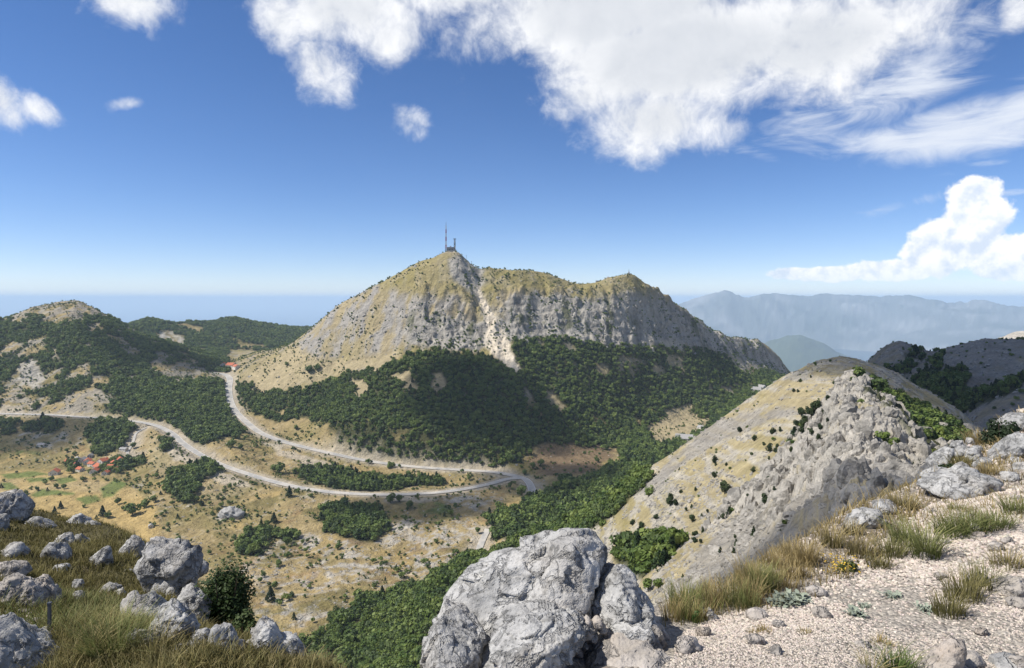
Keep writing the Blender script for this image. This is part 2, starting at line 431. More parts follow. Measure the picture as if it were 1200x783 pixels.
LF1 = Land({  # nearer blue hill over the bay
 840: [('z', -1720, 14200), (425, 17000), ('z', -1800, 19800)], 880: [('z', -1720, 14200), (412, 17000), ('z', -1800, 19800)], 905: [('z', -1720, 14200), (402, 17000), ('z', -1800, 19800)],
 935: [('z', -1720, 14200), (396, 17000), ('z', -1800, 19800)], 962: [('z', -1720, 14200), (405, 17000), ('z', -1800, 19800)], 985: [('z', -1720, 14200), (420, 17000), ('z', -1800, 19800)], 1020: [('z', -1750, 14200), (440, 17000), ('z', -1850, 19800)], 1080: [('z', -1800, 14200), (470, 17000), ('z', -1900, 19800)],
}, 820, 1080)
LF2 = Land({  # the far range across the bay
 700: [('z', -1720, 20000), ('z', -1300, 22500), (385, 26000), ('z', -1000, 36000)],
 770: [('z', -1720, 20000), ('z', -1200, 22500), (368, 26000), ('z', -1000, 36000)],
 805: [('z', -1720, 20000), ('z', -1100, 22500), (358, 26000), ('z', -1000, 36000)],
 840: [('z', -1720, 20000), ('z', -1000, 22500), (348, 26000), ('z', -1000, 36000)],
 852: [('z', -1720, 20000), ('z', -1000, 22500), (346, 26000), ('z', -1000, 36000)],
 875: [('z', -1720, 20500), ('z', -1000, 22800), (351, 26000), ('z', -1000, 36000)],
 900: [('z', -1720, 21000), ('z', -1000, 23000), (347, 26000), ('z', -1000, 36000)],
 940: [('z', -1720, 21500), ('z', -1000, 23500), (350, 26500), ('z', -1000, 36000)],
 985: [('z', -1720, 21500), ('z', -1000, 23500), (344, 26500), ('z', -1000, 36000)],
 1005: [('z', -1720, 21000), ('z', -900, 23500), (346, 26500), ('z', -1000, 36000)],
 1040: [('z', -1720, 20000), ('z', -900, 23000), (350, 26000), ('z', -1000, 36000)],
 1080: [('z', -1720, 18500), ('z', -900, 22000), (352, 26000), ('z', -1000, 36000)],
 1120: [('z', -1720, 17500), ('z', -900, 21500), (358, 26000), ('z', -1000, 36000)],
 1155: [('z', -1720, 17000), ('z', -900, 21500), (353, 26000), ('z', -1000, 36000)],
 1200: [('z', -1720, 16500), ('z', -900, 21000), (362, 25500), ('z', -1000, 36000)],
 1300: [('z', -1720, 16000), ('z', -900, 20500), (358, 25000), ('z', -1000, 36000)],
 1900: [('z', -1720, 16000), ('z', -900, 20500), (358, 25000), ('z', -1000, 36000)],
}, 700, 1e9)
LANDS = [LA, LH, LB, LK, LC, LC2, LP, LF1, LF2]
A_, H_, B_, K_, C_, C2_, P_, F1_, F2_ = range(9)

def rows():
    parts = [np.geomspace(18, 150, 70), np.linspace(150, 700, 230)[1:], np.linspace(700, 1350, 190)[1:], np.linspace(1350, 2000, 250)[1:],
             np.linspace(2000, 2500, 90)[1:], np.geomspace(2500, 4600, 80)[1:], np.geomspace(4600, 38000, 110)[1:]]
    return np.concatenate(parts)
PX = np.concatenate([np.linspace(-650, -300, 24)[:-1], np.linspace(-300, -40, 75)[:-1], np.linspace(-40, 1240, 760), np.linspace(1240, 1500, 75)[1:], np.linspace(1500, 1850, 24)[1:]])
YR = rows()
def build_heights():
    Zs = np.stack([l.eval(PX, YR) for l in LANDS])
    X = ((PX - HX) / F)[None, :] * YR[:, None]; Y = np.broadcast_to(YR[:, None], X.shape)
    return Zs, X, Y
Zs, TX, TY = build_heights()
GP = np.broadcast_to(PX[None, :], TX.shape)

def add_relief(Zs):
    x, y = TX, TY
    wx = x + 25 * fbm2(x, y, 90, 2, seed=3); wy = y + 25 * fbm2(x, y, 90, 2, seed=8)
    base = Zs[A_]
    gy = np.gradient(base, axis=0) / np.gradient(y, axis=0)
    steep = ss(0.45, 0.95, gy)
    scr = HY - F * base / y
    up = (y > 1300) & (y < 2600)
    cliff = np.where(up, ss(470, 400, scr) * ss(340, 470, GP), 0)
    near_fade = ss(40, 160, y)
    cliff = cliff * (0.22 + 0.78 * ss(330, 352, scr) * ss(450, 500, GP) + 0.25 * ss(520, 545, GP) * ss(600, 575, GP))
    r1 = ridged2(wx, wy * 0.35, 105, 4, 0.55, seed=1.5)
    r2 = ridged2(wx, wy * 0.5, 34, 3, 0.55, seed=4.2)
    crest = ss(0, 60, 1e3)  # keep
    r3 = ridged2(wx, wy * 0.7, 15, 3, 0.6, seed=4.9)
    face = ss(0.5, 1.0, gy)
    Zs[A_] += cliff * (r1 * 17 + r2 * (7 + 6 * face) + r3 * (2 + 3.6 * face)) - cliff * 9
    big = ridged2(wx + .25 * wy, wy * .22, 190, 3, 0.5, seed=2.7)
    Zs[A_] += cliff * face * 22 * big
    ter = base + 22 * fbm2(wx, wy, 120, 3, seed=7)
    Zs[A_] += cliff * face * 1.6 * np.sin(ter * 0.3) * ss(-.2, .3, fbm2(x, y, 150, 2, seed=71))
    gp = np.interp(scr, [300, 318, 350, 385, 420, 440], [556, 556, 566, 582, 600, 606])
    Zs[A_] -= np.where(up, np.exp(-((GP - gp) / 11) ** 2) * 15 * ss(312, 335, scr) * ss(408, 384, scr), 0)
    hill = np.where(y > 1350, ss(480, 430, scr) * ss(340, 250, GP), 0)
    Zs[A_] += hill * (ridged2(wx, wy, 210, 4, 0.5, seed=9) * 20 - 8)
    forest_lump = np.where((y > 1200) & (y < 2400), (1 - cliff) * ss(560, 520, scr) * ss(280, 360, GP), 0)
    Zs[A_] += forest_lump * (fbm2(x, y, 160, 3, seed=2) * 16)
    floor = np.where(y < 1350, ss(540, 570, scr), 0) * near_fade
    Zs[A_] += floor * (fbm2(x, y, 140, 3, seed=12) * 7 + fbm2(x, y, 30, 3, seed=13) * 2.2)
    Zs[H_] += ridged2(x, y, 260, 4, 0.5, seed=5) * 14
    for k, a in ((B_, 1.0), (K_, 1.0), (C_, 1.0), (C2_, 1.0), (P_, 1.2)):
        Zs[k] += near_fade * a * (fbm2(wx, wy, 85, 4, 0.5, seed=20 + k) * 5.5 + ridged2(wx, wy, 24, 3, 0.5, seed=30 + k) * 1.4)
    rk = ridged2(wx * 1.0, wy * 0.5 , 30, 4, 0.6, seed=6)
    rk2 = ridged2(wx * 1.0, wy * 0.35, 13, 4, 0.62, seed=16)
    Zs[K_] += near_fade * (rk * 10.0 + rk2 * 4.5 - 4.5)
    scb = HY - F * Zs[B_] / y
    crag = near_fade * ss(860, 960, GP) * ss(520, 575, scb) * (y < 420)
    Zs[B_] += crag * (rk * 5.5 + rk2 * 2.8 - 1.5)
    Zs[B_] += near_fade * ridged2(wx, wy, 11, 3, .6, seed=17) * .7
    Zs[C_] += ridged2(wx, wy, 120, 4, 0.5, seed=40) * 7
    Zs[P_] += ridged2(wx, wy, 90, 4, 0.6, seed=41) * 14
    Zs[F1_] += ridged2(x, y, 1400, 4, 0.5, seed=50) * 130
    f2 = ridged2(x, y, 3800, 6, 0.55, seed=51)
    Zs[F2_] += f2 * 330 * ss(19000, 24000, y) * ss(30000, 25500, y) + f2 * 90 * ss(19000, 23000, y) - 150 * ss(19000, 23000, y)
    return Zs
Zs = add_relief(Zs)
LID = np.argmax(Zs, axis=0)
TZ = Zs.max(axis=0)
SY = HY - F * TZ / TY          # row in the photo where each ground point lies
SX = GP
def terr_z(X, Y):
    """height of the terrain at world X, Y (arrays)"""
    X = np.asarray(X, float); Y = np.asarray(Y, float)
    px = HX + F * X / Y
    c = np.clip(np.interp(px, PX, np.arange(len(PX))), 0, len(PX) - 1.001); r = np.clip(np.interp(Y, YR, np.arange(len(YR))), 0, len(YR) - 1.001)
    ci = c.astype(int); ri = r.astype(int); fc = c - ci; fr = r - ri
    return (TZ[ri, ci] * (1 - fc) + TZ[ri, ci + 1] * fc) * (1 - fr) + (TZ[ri + 1, ci] * (1 - fc) + TZ[ri + 1, ci + 1] * fc) * fr
def visible_hit(px, py, lid=None):
    """first ground point seen along the line through a point of the photo"""
    c = int(np.argmin(np.abs(PX - px))); s = SY[:, c]
    top = np.minimum.accumulate(s)
    ok = np.nonzero(s <= py)[0]
    if lid is not None: ok = ok[LID[ok, c] == lid]
    if len(ok) == 0: return None
    r = ok[0]; Y = YR[r]
    if r > 0 and s[r - 1] > py:
        t = (s[r - 1] - py) / max(s[r - 1] - s[r], 1e-6); Y = YR[r - 1] + (YR[r] - YR[r - 1]) * t
    X = (px - HX) / F * Y
    return np.array([X, Y, float(terr_z(X, Y))])
#PART2
# ------------------------------------------------------------------ roads carved into the ground
def resample(pts, step):
    pts = np.asarray(pts, float)
    d = np.r_[0, np.cumsum(np.linalg.norm(np.diff(pts[:, :2], axis=0), axis=1))]
    n = max(2, int(d[-1] / step)); q = np.linspace(0, d[-1], n)
    out = np.stack([pchip(d, pts[:, k], q) for k in range(3)], 1)
    return out
def smooth_line(p, n):
    p = p.copy()
    for _ in range(n): p[1:-1] = (p[:-2] + 2 * p[1:-1] + p[2:]) / 4
    return p
ROADS_PX = {
 'lower': [(-40, 484, 1505), (0, 485, 1500), (50, 486, 1490), (100, 489, 1478), (150, 493, 1440), (180, 498, 1410), (200, 507, 1375), (215, 520, 1325), (235, 533, 1270), (260, 545, 1225), (295, 557, 1175), (330, 567, 1130), (365, 574, 1100), (400, 578, 1080), (450, 580, 1068), (500, 578.5, 1075), (540, 574, 1095), (575, 567, 1128), (598, 561, 1160), (612, 560, 1165), (620, 566, 1140), (625, 577, 1098), (632, 588, 1060), (646, 594, 1040), (664, 596, 1032), (684, 594, 1036)],
 'upper': [(248, 437, 1835), (262, 438.5, 1810), (269, 443, 1770), (268, 456, 1690), (270, 470, 1620), (276, 482, 1560), (288, 494, 1505), (305, 507, 1440), (330, 517, 1385), (360, 525, 1345), (395, 533, 1305), (430, 540, 1275), (470, 545.5, 1252), (510, 549, 1235), (545, 551, 1222), (580, 553.5, 1203), (600, 557, 1182), (611, 560, 1166)],
 'lane': [(572, 620, 905), (566, 632, 880), (561, 645, 850), (557, 662, 815)],
 'track': [(172, 501, 1405), (160, 507, 1380), (157, 515, 1350), (153, 524, 1320), (149, 530, 1300), (153, 537, 1275)],
}
ROADS = {}
for k, v in ROADS_PX.items():
    ROADS[k] = smooth_line(resample([at(*p) for p in v], 4.0), 6)
ROAD_W = {'lower': 6.4, 'upper': 7.4, 'lane': 4.2, 'track': 2.4}
RD = np.full(TX.shape, 1e3)          # distance to the nearest road
def carve():
    global TZ
    num = np.zeros(TX.shape); den = np.zeros(TX.shape)
    for k, line in ROADS.items():
        for p in line:
            px = HX + F * p[0] / p[1]
            c0, c1 = np.searchsorted(PX, [px - 45 / p[1] * F, px + 45 / p[1] * F]); r0, r1 = np.searchsorted(YR, [p[1] - 45, p[1] + 45])
            if c1 <= c0 or r1 <= r0: continue
            d = np.hypot(TX[r0:r1, c0:c1] - p[0], TY[r0:r1, c0:c1] - p[1])
            w = np.exp(-(d / 6.0) ** 2) + 1e-9
            num[r0:r1, c0:c1] += w * p[2]; den[r0:r1, c0:c1] += w
            RD[r0:r1, c0:c1] = np.minimum(RD[r0:r1, c0:c1], d + (3 if k in ('track', 'lane') else 9 if k == 'lower' and px > 628 else 0))
    z = np.where(den > 0, num / np.maximum(den, 1e-12), TZ)
    wgt = ss(42, 8, RD)
    TZ = TZ * (1 - wgt) + (z - 0.6 * ss(14, 7, RD)) * wgt
def between_roads():
    """the ground between the two arms of the road dips gently from one to the other"""
    lo, up_ = ROADS['lower'], ROADS['upper']
    pl = HX + F * lo[:, 0] / lo[:, 1]; pu = HX + F * up_[:, 0] / up_[:, 1]
    a = np.argsort(pl); b = np.argsort(pu); k = (PX > 272) & (PX < 612)
    for c in np.nonzero(k)[0]:
        yl, zl = np.interp(PX[c], pl[a], lo[a, 1]), np.interp(PX[c], pl[a], lo[a, 2]); yu, zu = np.interp(PX[c], pu[b], up_[b, 1]), np.interp(PX[c], pu[b], up_[b, 2])
        if yu <= yl + 12: continue
        t = (YR - yl) / (yu - yl); m = (t > 0) & (t < 1)
        line = zl + (zu - zl) * t - 7 * np.sin(np.pi * np.clip(t, 0, 1)) + fbm2(TX[:, c], TY[:, c], 40, 2, seed=33) * 2
        w = float(ss(278, 330, PX[c])); TZ[m, c] = TZ[m, c] * (1 - w) + np.minimum(TZ[m, c], line[m]) * w
between_roads()
carve()
SY = HY - F * TZ / TY

# ------------------------------------------------------------------ what covers the ground
xx, yy = TX, TY
n_big = fbm2(xx, yy, 120, 4, 0.5, seed=60); n_mid = fbm2(xx, yy, 28, 4, 0.55, seed=61); n_fine = fbm2(xx, yy, 8, 3, 0.6, seed=62)
WSX = SX + (fbm2(xx, yy, 26, 3, 0.6, seed=63)) * 15; WSY = SY + (fbm2(xx, yy, 26, 3, 0.6, seed=64)) * 9
def poly(lids, *polys, warp=1.0, dy=0.0):
    m = np.zeros(TX.shape, bool); lm = np.isin(LID, lids)
    x = SX + (WSX - SX) * warp; y = SY + (WSY - SY) * warp - dy
    for p in polys: m |= inpoly(x, y, p)
    return (m & lm)
def soft(m, n=2):
    m = m.astype(np.float32)
    for _ in range(n):
        m[1:-1] = (m[:-2] + 2 * m[1:-1] + m[2:]) / 4; m[:, 1:-1] = (m[:, :-2] + 2 * m[:, 1:-1] + m[:, 2:]) / 4
    return m
mtn = (TY > 1180) & (LID == A_) & (SX > 268) & (SY < 560)
lefthill = (LID == A_) & (SX <= 268) & (SY < 484) & (TY > 1380)
# --- forests (cover 0..1)
F_MAIN = poly([A_], [(272, 446), (292, 447), (300, 458), (318, 452), (332, 458), (352, 456), (372, 446), (388, 441), (410, 433), (436, 433), (455, 424), (470, 420), (480, 410), (500, 407), (530, 410), (568, 412), (590, 425), (612, 442), (606, 420), (598, 398), (612, 394), (650, 391), (700, 400), (760, 402), (790, 404), (830, 408), (880, 428), (922, 440), (900, 457), (880, 470), (855, 490), (830, 508), (800, 522), (772, 538), (740, 532), (712, 520), (680, 518), (652, 514), (622, 520), (606, 540), (570, 546), (540, 547), (480, 544), (440, 541), (405, 530), (400, 512), (378, 492), (350, 487), (322, 490), (306, 485), (292, 476), (282, 466), (275, 458)], dy=4.0)
F_MAIN &= ~poly([A_], [(455, 438), (478, 436), (492, 452), (484, 462), (470, 452)], [(505, 438), (520, 440), (525, 455), (512, 462)], [(410, 444), (425, 444), (432, 456), (418, 462)],
    [(758, 505), (772, 490), (790, 478), (812, 474), (808, 482), (830, 492), (834, 502), (815, 508), (800, 512), (780, 520), (764, 522)], [(774, 396), (803, 402), (796, 412), (781, 408)], [(784, 412), (800, 420), (806, 430), (808, 442), (797, 436), (783, 428)],
    [(740, 417), (757, 424), (752, 430), (736, 424)], [(763, 427), (780, 436), (776, 440), (760, 436)], [(720, 415), (738, 418), (735, 423), (722, 420)], [(696, 427), (716, 428), (712, 437), (696, 436)], [(855, 419), (872, 424), (884, 436), (880, 440), (864, 432)], [(882, 452), (900, 456), (892, 463), (880, 460)], [(844, 452), (868, 452), (866, 462), (846, 460)],
    [(638, 452), (650, 462), (664, 480), (655, 484), (640, 466)])
CHUTE = [(553, 322), (562, 336), (572, 356), (585, 380), (595, 397), (602, 415), (613, 438), (602, 436), (585, 421), (568, 406), (571, 388), (567, 368), (558, 348)]
F_MAIN &= ~poly([A_], CHUTE, warp=.25)
F_MAIN &= ~((fbm2(xx, yy, 60, 4, .55, seed=72) > .34) & (SX > 610)) & ~((fbm2(xx, yy, 50, 4, .55, seed=73) > .4))
F_ROADS = poly([A_], [(343, 556), (352, 548), (380, 548), (420, 555), (450, 560), (478, 560), (500, 562), (520, 563), (518, 570), (490, 569), (470, 573), (440, 577), (400, 575), (362, 566)], warp=.5)
F_LEFT = poly([A_], [(130, 482), (165, 462), (200, 452), (240, 445), (258, 446), (262, 462), (268, 484), (284, 505), (281, 514), (258, 513), (240, 521), (224, 520), (208, 504), (186, 494), (150, 488)])
F_SMALL = poly([A_], [(100, 505), (120, 492), (150, 494), (155, 512), (150, 524), (125, 530), (105, 520)], [(0, 495), (16, 492), (18, 506), (0, 512)], [(28, 500), (50, 494), (70, 490), (72, 500), (45, 508), (30, 508)],
    [(198, 557), (222, 546), (245, 540), (256, 552), (245, 562), (222, 570), (204, 578), (190, 580)], [(204, 578), (225, 567), (234, 572), (222, 588), (206, 588)], [(186, 518), (198, 516), (202, 526), (190, 530)],
    [(276, 640), (292, 626), (312, 618), (325, 626), (318, 640), (300, 650), (280, 652)], [(326, 628), (345, 626), (350, 638), (330, 640)], [(376, 604), (400, 590), (430, 595), (454, 605), (455, 622), (440, 636), (410, 632), (380, 625)],
    [(76, 545), (85, 536), (92, 550), (84, 556)], [(120, 545), (140, 536), (160, 540), (170, 540), (158, 550), (135, 556), (118, 552)], [(110, 535), (106, 526), (122, 526), (125, 534)])
F_VAL = poly([A_], [(572, 606), (590, 600), (606, 600), (626, 582), (660, 566), (700, 556), (742, 532), (790, 520), (772, 548), (740, 580), (700, 606), (650, 630), (604, 640), (575, 630)])
F_GORGE = poly([A_, B_], [(330, 783), (352, 758), (372, 738), (420, 708), (470, 692), (520, 672), (545, 655), (572, 654), (596, 640), (640, 617), (690, 590), (735, 561), (762, 548), (756, 568), (735, 590), (712, 612), (690, 628), (655, 640), (620, 652), (580, 690), (560, 720), (530, 790), (500, 900), (330, 900)])
F_CLUMP = poly([B_], [(722, 646), (740, 636), (765, 642), (792, 638), (790, 652), (772, 668), (755, 678), (740, 672), (725, 662)])
F_DARK = poly([B_, K_, A_], [(1000, 441), (1020, 448), (1050, 462), (1085, 482), (1120, 500), (1152, 524), (1142, 548), (1100, 560), (1080, 545), (1068, 515), (1050, 488), (1025, 468), (1006, 452)], [(1150, 520), (1200, 540), (1200, 600), (1100, 600), (1090, 555)])
F_BACK = poly([C_, C2_, A_], [(1040, 460), (1066, 446), (1090, 428), (1130, 434), (1136, 446), (1128, 460), (1160, 456), (1200, 442), (1200, 456), (1160, 470), (1135, 484), (1124, 496), (1090, 485), (1060, 472)], [(1030, 437), (1050, 428), (1076, 432), (1060, 440), (1040, 446)], [(1062, 410), (1085, 420), (1080, 424), (1064, 418)], [(1090, 420), (1108, 416), (1108, 420), (1092, 424)])
hb = fbm2(xx, yy, 130, 5, 0.55, seed=70)
F_HILL = lefthill & ((hb + 0.06 - 0.55 * ss(384, 360, SY) - 0.25 * ss(455, 478, SY) * (SX < 120)) > -0.06)
F_HILL &= ~poly([A_], [(20, 425), (38, 420), (50, 432), (54, 446), (38, 455), (20, 452)], [(0, 408), (14, 398), (24, 402), (18, 414), (0, 416)], [(68, 372), (84, 362), (100, 368), (96, 380), (76, 382)], [(100, 380), (118, 380), (122, 388), (104, 390)],
    [(172, 428), (185, 410), (200, 412), (198, 424), (182, 440)], [(134, 402), (148, 404), (166, 412), (160, 418), (140, 410)], [(190, 430), (228, 418), (234, 430), (210, 440), (186, 444)], [(102, 460), (118, 456), (124, 470), (120, 488), (106, 486)], [(0, 468), (40, 462), (44, 488), (0, 490)], [(56, 410), (68, 412), (70, 420), (58, 418)])
F_DARK &= TY > 240
F_FAR = (LID == H_) & (fbm2(xx, yy, 200, 4, 0.55, seed=71) > -0.28) & ~poly([H_], [(180, 390), (205, 388), (218, 396), (212, 408), (186, 402)], [(244, 400), (256, 400), (254, 404), (246, 404)])
ROADCLR = RD > 15
VIS = (SY <= np.minimum.accumulate(SY, axis=0) + 7) & (SX > -290) & (SX < 1450) & (TY < 4300)
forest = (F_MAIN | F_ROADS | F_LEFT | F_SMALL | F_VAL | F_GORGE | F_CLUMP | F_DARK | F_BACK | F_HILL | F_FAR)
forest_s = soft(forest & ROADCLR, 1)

# --- ground colours (base colours of earth, rock, turf)
def C3(*c): return np.array(c, np.float32)
DRY, DRY2, OLIVE, GREEN = C3(.30, .23, .112), C3(.33, .27, .16), C3(.18, .152, .058), C3(.09, .13, .032)
ROCK, ROCKD, PALE, SCREE = C3(.26, .24, .212), C3(.105, .1, .09), C3(.39, .36, .31), C3(.42, .365, .285)
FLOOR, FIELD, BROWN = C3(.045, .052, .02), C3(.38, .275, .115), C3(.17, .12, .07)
colr = np.zeros(TX.shape + (3,), np.float32)
def lay(m, c):
    m = np.clip(np.asarray(m, np.float32), 0, 1)[..., None]; colr[:] = colr * (1 - m) + c * m
lay(np.ones(TX.shape), DRY)
lay(ss(-.25, .3, n_big) * 0.8, OLIVE); lay(ss(0.05, .4, n_mid) * .5, DRY2)
A = (LID == A_)
# valley floor: fields at the left, karst rubble in the middle
fields = soft(poly([A_], [(-60, 556), (60, 548), (110, 560), (160, 575), (180, 590), (190, 620), (170, 648), (60, 650), (-60, 640)], warp=.5), 2)
lay(fields, FIELD); lay(fields * ss(0, .5, n_big) * .5, DRY2)
for st in ([(0, 556), (40, 552), (60, 556), (10, 562)], [(0, 566), (14, 566), (22, 572), (6, 575)], [(36, 580), (50, 573), (88, 577), (86, 580), (60, 580), (40, 583)], [(18, 527), (48, 530), (48, 534), (20, 533)], [(28, 560), (60, 560), (56, 564), (34, 565)], [(118, 572), (136, 562), (150, 566), (132, 582), (120, 584)], [(490, 590), (512, 588), (530, 594), (528, 606), (515, 612), (494, 610)], [(786, 508), (812, 508), (806, 516), (790, 520)], [(62, 562), (84, 558), (92, 563), (70, 568)], [(0, 584), (20, 580), (34, 586), (12, 592)], [(88, 584), (112, 580), (120, 586), (100, 592)]):
    lay(soft(poly([A_], st, warp=.15), 1) * .85, GREEN * 1.1)
lay(soft(poly([A_], [(0, 524), (20, 530), (70, 530), (110, 545), (70, 552), (0, 552)], warp=.5), 2) * .6, OLIVE)
karst = soft(poly([A_], [(290, 655), (330, 625), (420, 630), (470, 610), (545, 605), (575, 630), (545, 655), (470, 690), (420, 706), (350, 740), (300, 720), (280, 690)], [(520, 572), (570, 572), (590, 585), (560, 600), (525, 598)]), 4)
kr = ridged2(xx, yy, 26, 4, 0.6, seed=80) + 0.5 * fbm2(xx, yy, 60, 3, seed=81)
lay(karst * .8, DRY); lay(karst * ss(.1, .5, fbm2(xx, yy, 45, 3, seed=82)) * .8, BROWN); lay(karst * ss(.25, .5, n_big + n_mid) * .6, OLIVE); lay(karst * ss(.42, .75, kr) * .9, PALE)
lay(A * (TY < 1350) * ss(.75, 1.0, kr) * .6 * (1 - fields), PALE)
lay(A * (TY < 1350) * (1 - fields) * ss(.05, .35, fbm2(xx, yy, 70, 4, .6, seed=95)) * .8, OLIVE * .85); lay(A * (TY < 1350) * (1 - fields) * ss(.1, .4, fbm2(xx, yy, 55, 4, .6, seed=94)) * .7, FIELD * .95); lay(A * (TY < 1350) * (1 - fields) * ss(.15, .45, fbm2(xx, yy, 50, 4, .6, seed=96)) * .5, C3(.24, .15, .075))
lay(soft(poly([A_], [(255, 598), (270, 594), (284, 597), (284, 608), (258, 610)]), 1), PALE)
lay(soft(poly([A_], [(10, 512), (40, 504), (80, 508), (110, 520), (85, 526), (40, 524), (14, 522)]), 1) * ss(0, .5, n_mid + .1), PALE * .9)
lay(soft(poly([A_], [(150, 500), (205, 520), (230, 545), (300, 570), (260, 590), (190, 560)]), 3) * .5, DRY2)
lay(soft(poly([A_], [(640, 515), (700, 518), (722, 530), (700, 552), (640, 560), (618, 545)]), 3), BROWN * 1.05)
# left hill
lay(lefthill * ss(-.1, .5, n_mid + .4 * hb) * .7, DRY2); lay(lefthill * ss(.35, .6, ridged2(xx, yy, 60, 4, .6, seed=83)) * .7, ROCK)
lay(soft(poly([A_], [(20, 425), (38, 420), (50, 432), (54, 446), (38, 455), (20, 452)]), 1) * .8, PALE)
lay(soft(poly([H_], [(180, 390), (205, 388), (218, 396), (212, 408), (186, 402)]), 1) * ss(-.3, .2, n_mid), PALE)
# mountain: turf above, limestone faces, scree
up = soft(mtn & (SY < 470), 1)
rk = 0.9 * ridged2(xx, yy * .4, 60, 5, 0.62, seed=84) + 0.5 * n_mid
strat = np.sin(TZ * .42 + 5 * n_big) * .18
cl_zone = soft(poly([A_], [(470, 372), (500, 368), (530, 372), (560, 378), (590, 372), (600, 345), (640, 345), (700, 352), (740, 345), (780, 352), (830, 378), (890, 400), (925, 438), (890, 432), (850, 414), (800, 402), (760, 404), (700, 404), (650, 394), (610, 398), (575, 408), (530, 408), (480, 404)], [(530, 300), (548, 305), (568, 318), (560, 345), (540, 335), (525, 315)]), 4)
mid_zone = soft(poly([A_], [(330, 415), (400, 352), (440, 335), (470, 345), (500, 350), (540, 345), (560, 370), (470, 400), (455, 412), (400, 418), (350, 425)]), 5)
lay(up, DRY2 * .9); lay(up * ss(-.25, .25, n_big + .4 * n_mid) * .85, OLIVE * 1.25); lay(up * ss(.45, .75, rk) * .6, ROCK)
topz = soft(poly([A_], [(430, 340), (480, 308), (520, 296), (560, 312), (640, 318), (700, 326), (740, 318), (780, 345), (740, 345), (690, 340), (640, 338), (590, 340), (560, 352), (500, 350), (450, 355)]), 4)
lay(topz * .55, OLIVE * 1.35); lay(topz * ss(.0, .4, n_mid) * .6, DRY2)
lay(mid_zone * .7, DRY2); lay(mid_zone * ss(.25, .6, rk), ROCK * 1.12); lay(mid_zone * ss(.0, -.35, rk) * .7, OLIVE * 1.15); lay(mid_zone * ss(-.3, -.6, rk) * .8, ROCKD)
lay(cl_zone, ROCK * .85); lay(cl_zone * ss(.0, .5, rk + strat), PALE * .85); lay(cl_zone * ss(.05, -.35, rk + strat), ROCKD); lay(cl_zone * ss(.15, .4, n_mid - .5 * rk) * .9, OLIVE * .8)
# scrubby ledges and dark streaks on the faces
lay(cl_zone * ss(.1, .35, fbm2(xx, yy * .6, 38, 4, .6, seed=98)) * .85, C3(.075, .08, .035)); lay(up * ss(.34, .55, fbm2(xx, yy, 30, 4, .6, seed=99)) * .4, C3(.10, .09, .05))
bare = soft(poly([A_], [(290, 440), (345, 405), (375, 420), (420, 420), (470, 412), (462, 425), (410, 434), (372, 446), (330, 458), (300, 456)]), 3)
lay(bare, DRY2 * 1.06); lay(bare * ss(.1, .5, n_mid) * .4, OLIVE)
chute = soft(poly([A_], CHUTE, warp=.3), 1); lay(chute, SCREE * 1.35)
lay(soft(poly([A_], [(774, 396), (803, 402), (796, 412), (781, 408)], [(857, 421), (872, 425), (884, 437), (874, 438)], [(882, 453), (898, 456), (892, 462)], warp=.35), 1), SCREE)
# right ridge and its neighbours
Bm = (LID == B_) | (LID == K_)
lay(Bm, C3(.33, .275, .16)); lay(Bm * ss(-.2, .4, n_big) * .5, OLIVE * 1.35)
br = ridged2(xx, TZ * 1.7 + yy * .15, 17, 4, 0.62, seed=85) + .5 * fbm2(xx, TZ * 1.7, 40, 3, seed=90)
lay(Bm * ss(.38, .75, br) * .8, PALE); lay(Bm * ss(.1, .45, fbm2(xx, TZ * 1.5, 22, 4, .6, seed=97)) * .55, OLIVE * 1.2); lay(Bm * soft(poly([B_], [(780, 700), (860, 600), (940, 540), (990, 520), (1020, 600), (900, 720), (780, 780)]), 5) * ss(-.1, .3, br) * .85, ROCK)
lay(Bm * soft(poly([B_], [(820, 510), (850, 488), (870, 485), (930, 475), (930, 484), (860, 510), (800, 540), (760, 580), (745, 580), (790, 530)]), 2) * ss(-.1, .3, br) * .8, ROCK)
lay((LID == K_) * ss(0, .35, br), PALE * .9); lay((LID == K_) * ss(-.05, -.35, br), ROCKD)
Cm = (LID == C_) | (LID == C2_)
lay(Cm, C3(.25, .215, .15)); cr = ridged2(xx, yy, 45, 4, .6, seed=86)
lay(Cm * ss(.1, .5, cr) * .85, ROCK * .95); lay(Cm * ss(.1, .5, n_big) * .4, OLIVE)
lay(LID == P_, PALE * 1.05); lay((LID == P_) * ss(0, .4, n_mid) * .4, DRY2)
lay(LID == F1_, C3(.07, .09, .05)); lay((LID == F1_) * ss(.3, .6, fbm2(xx, yy, 500, 4, .6, seed=87)), ROCK * .8)
lay(LID == F2_, C3(.11, .125, .125)); lay((LID == F2_) * ss(-.1, .4, fbm2(xx, yy, 1500, 5, .65, seed=88)) * .8, C3(.28, .28, .28)); lay((LID == F2_) * ss(.1, .5, fbm2(xx, yy, 2400, 4, .6, seed=89)) * .8, C3(.05, .07, .06))
lay(soft(poly([A_], [(455, 438), (478, 436), (492, 452), (484, 462), (470, 452)], [(505, 438), (520, 440), (525, 455), (512, 462)], [(410, 444), (425, 444), (432, 456), (418, 462)], [(758, 505), (772, 490), (790, 478), (812, 474), (808, 482), (830, 492), (834, 502), (815, 508), (800, 512), (780, 520), (764, 522)], [(784, 412), (800, 420), (806, 430), (808, 442), (797, 436), (783, 428)], [(740, 417), (757, 424), (752, 430), (736, 424)], [(763, 427), (780, 436), (776, 440), (760, 436)], [(638, 452), (650, 462), (664, 480), (655, 484), (640, 466)]), 1), DRY2)
lay(forest_s * .9, FLOOR)
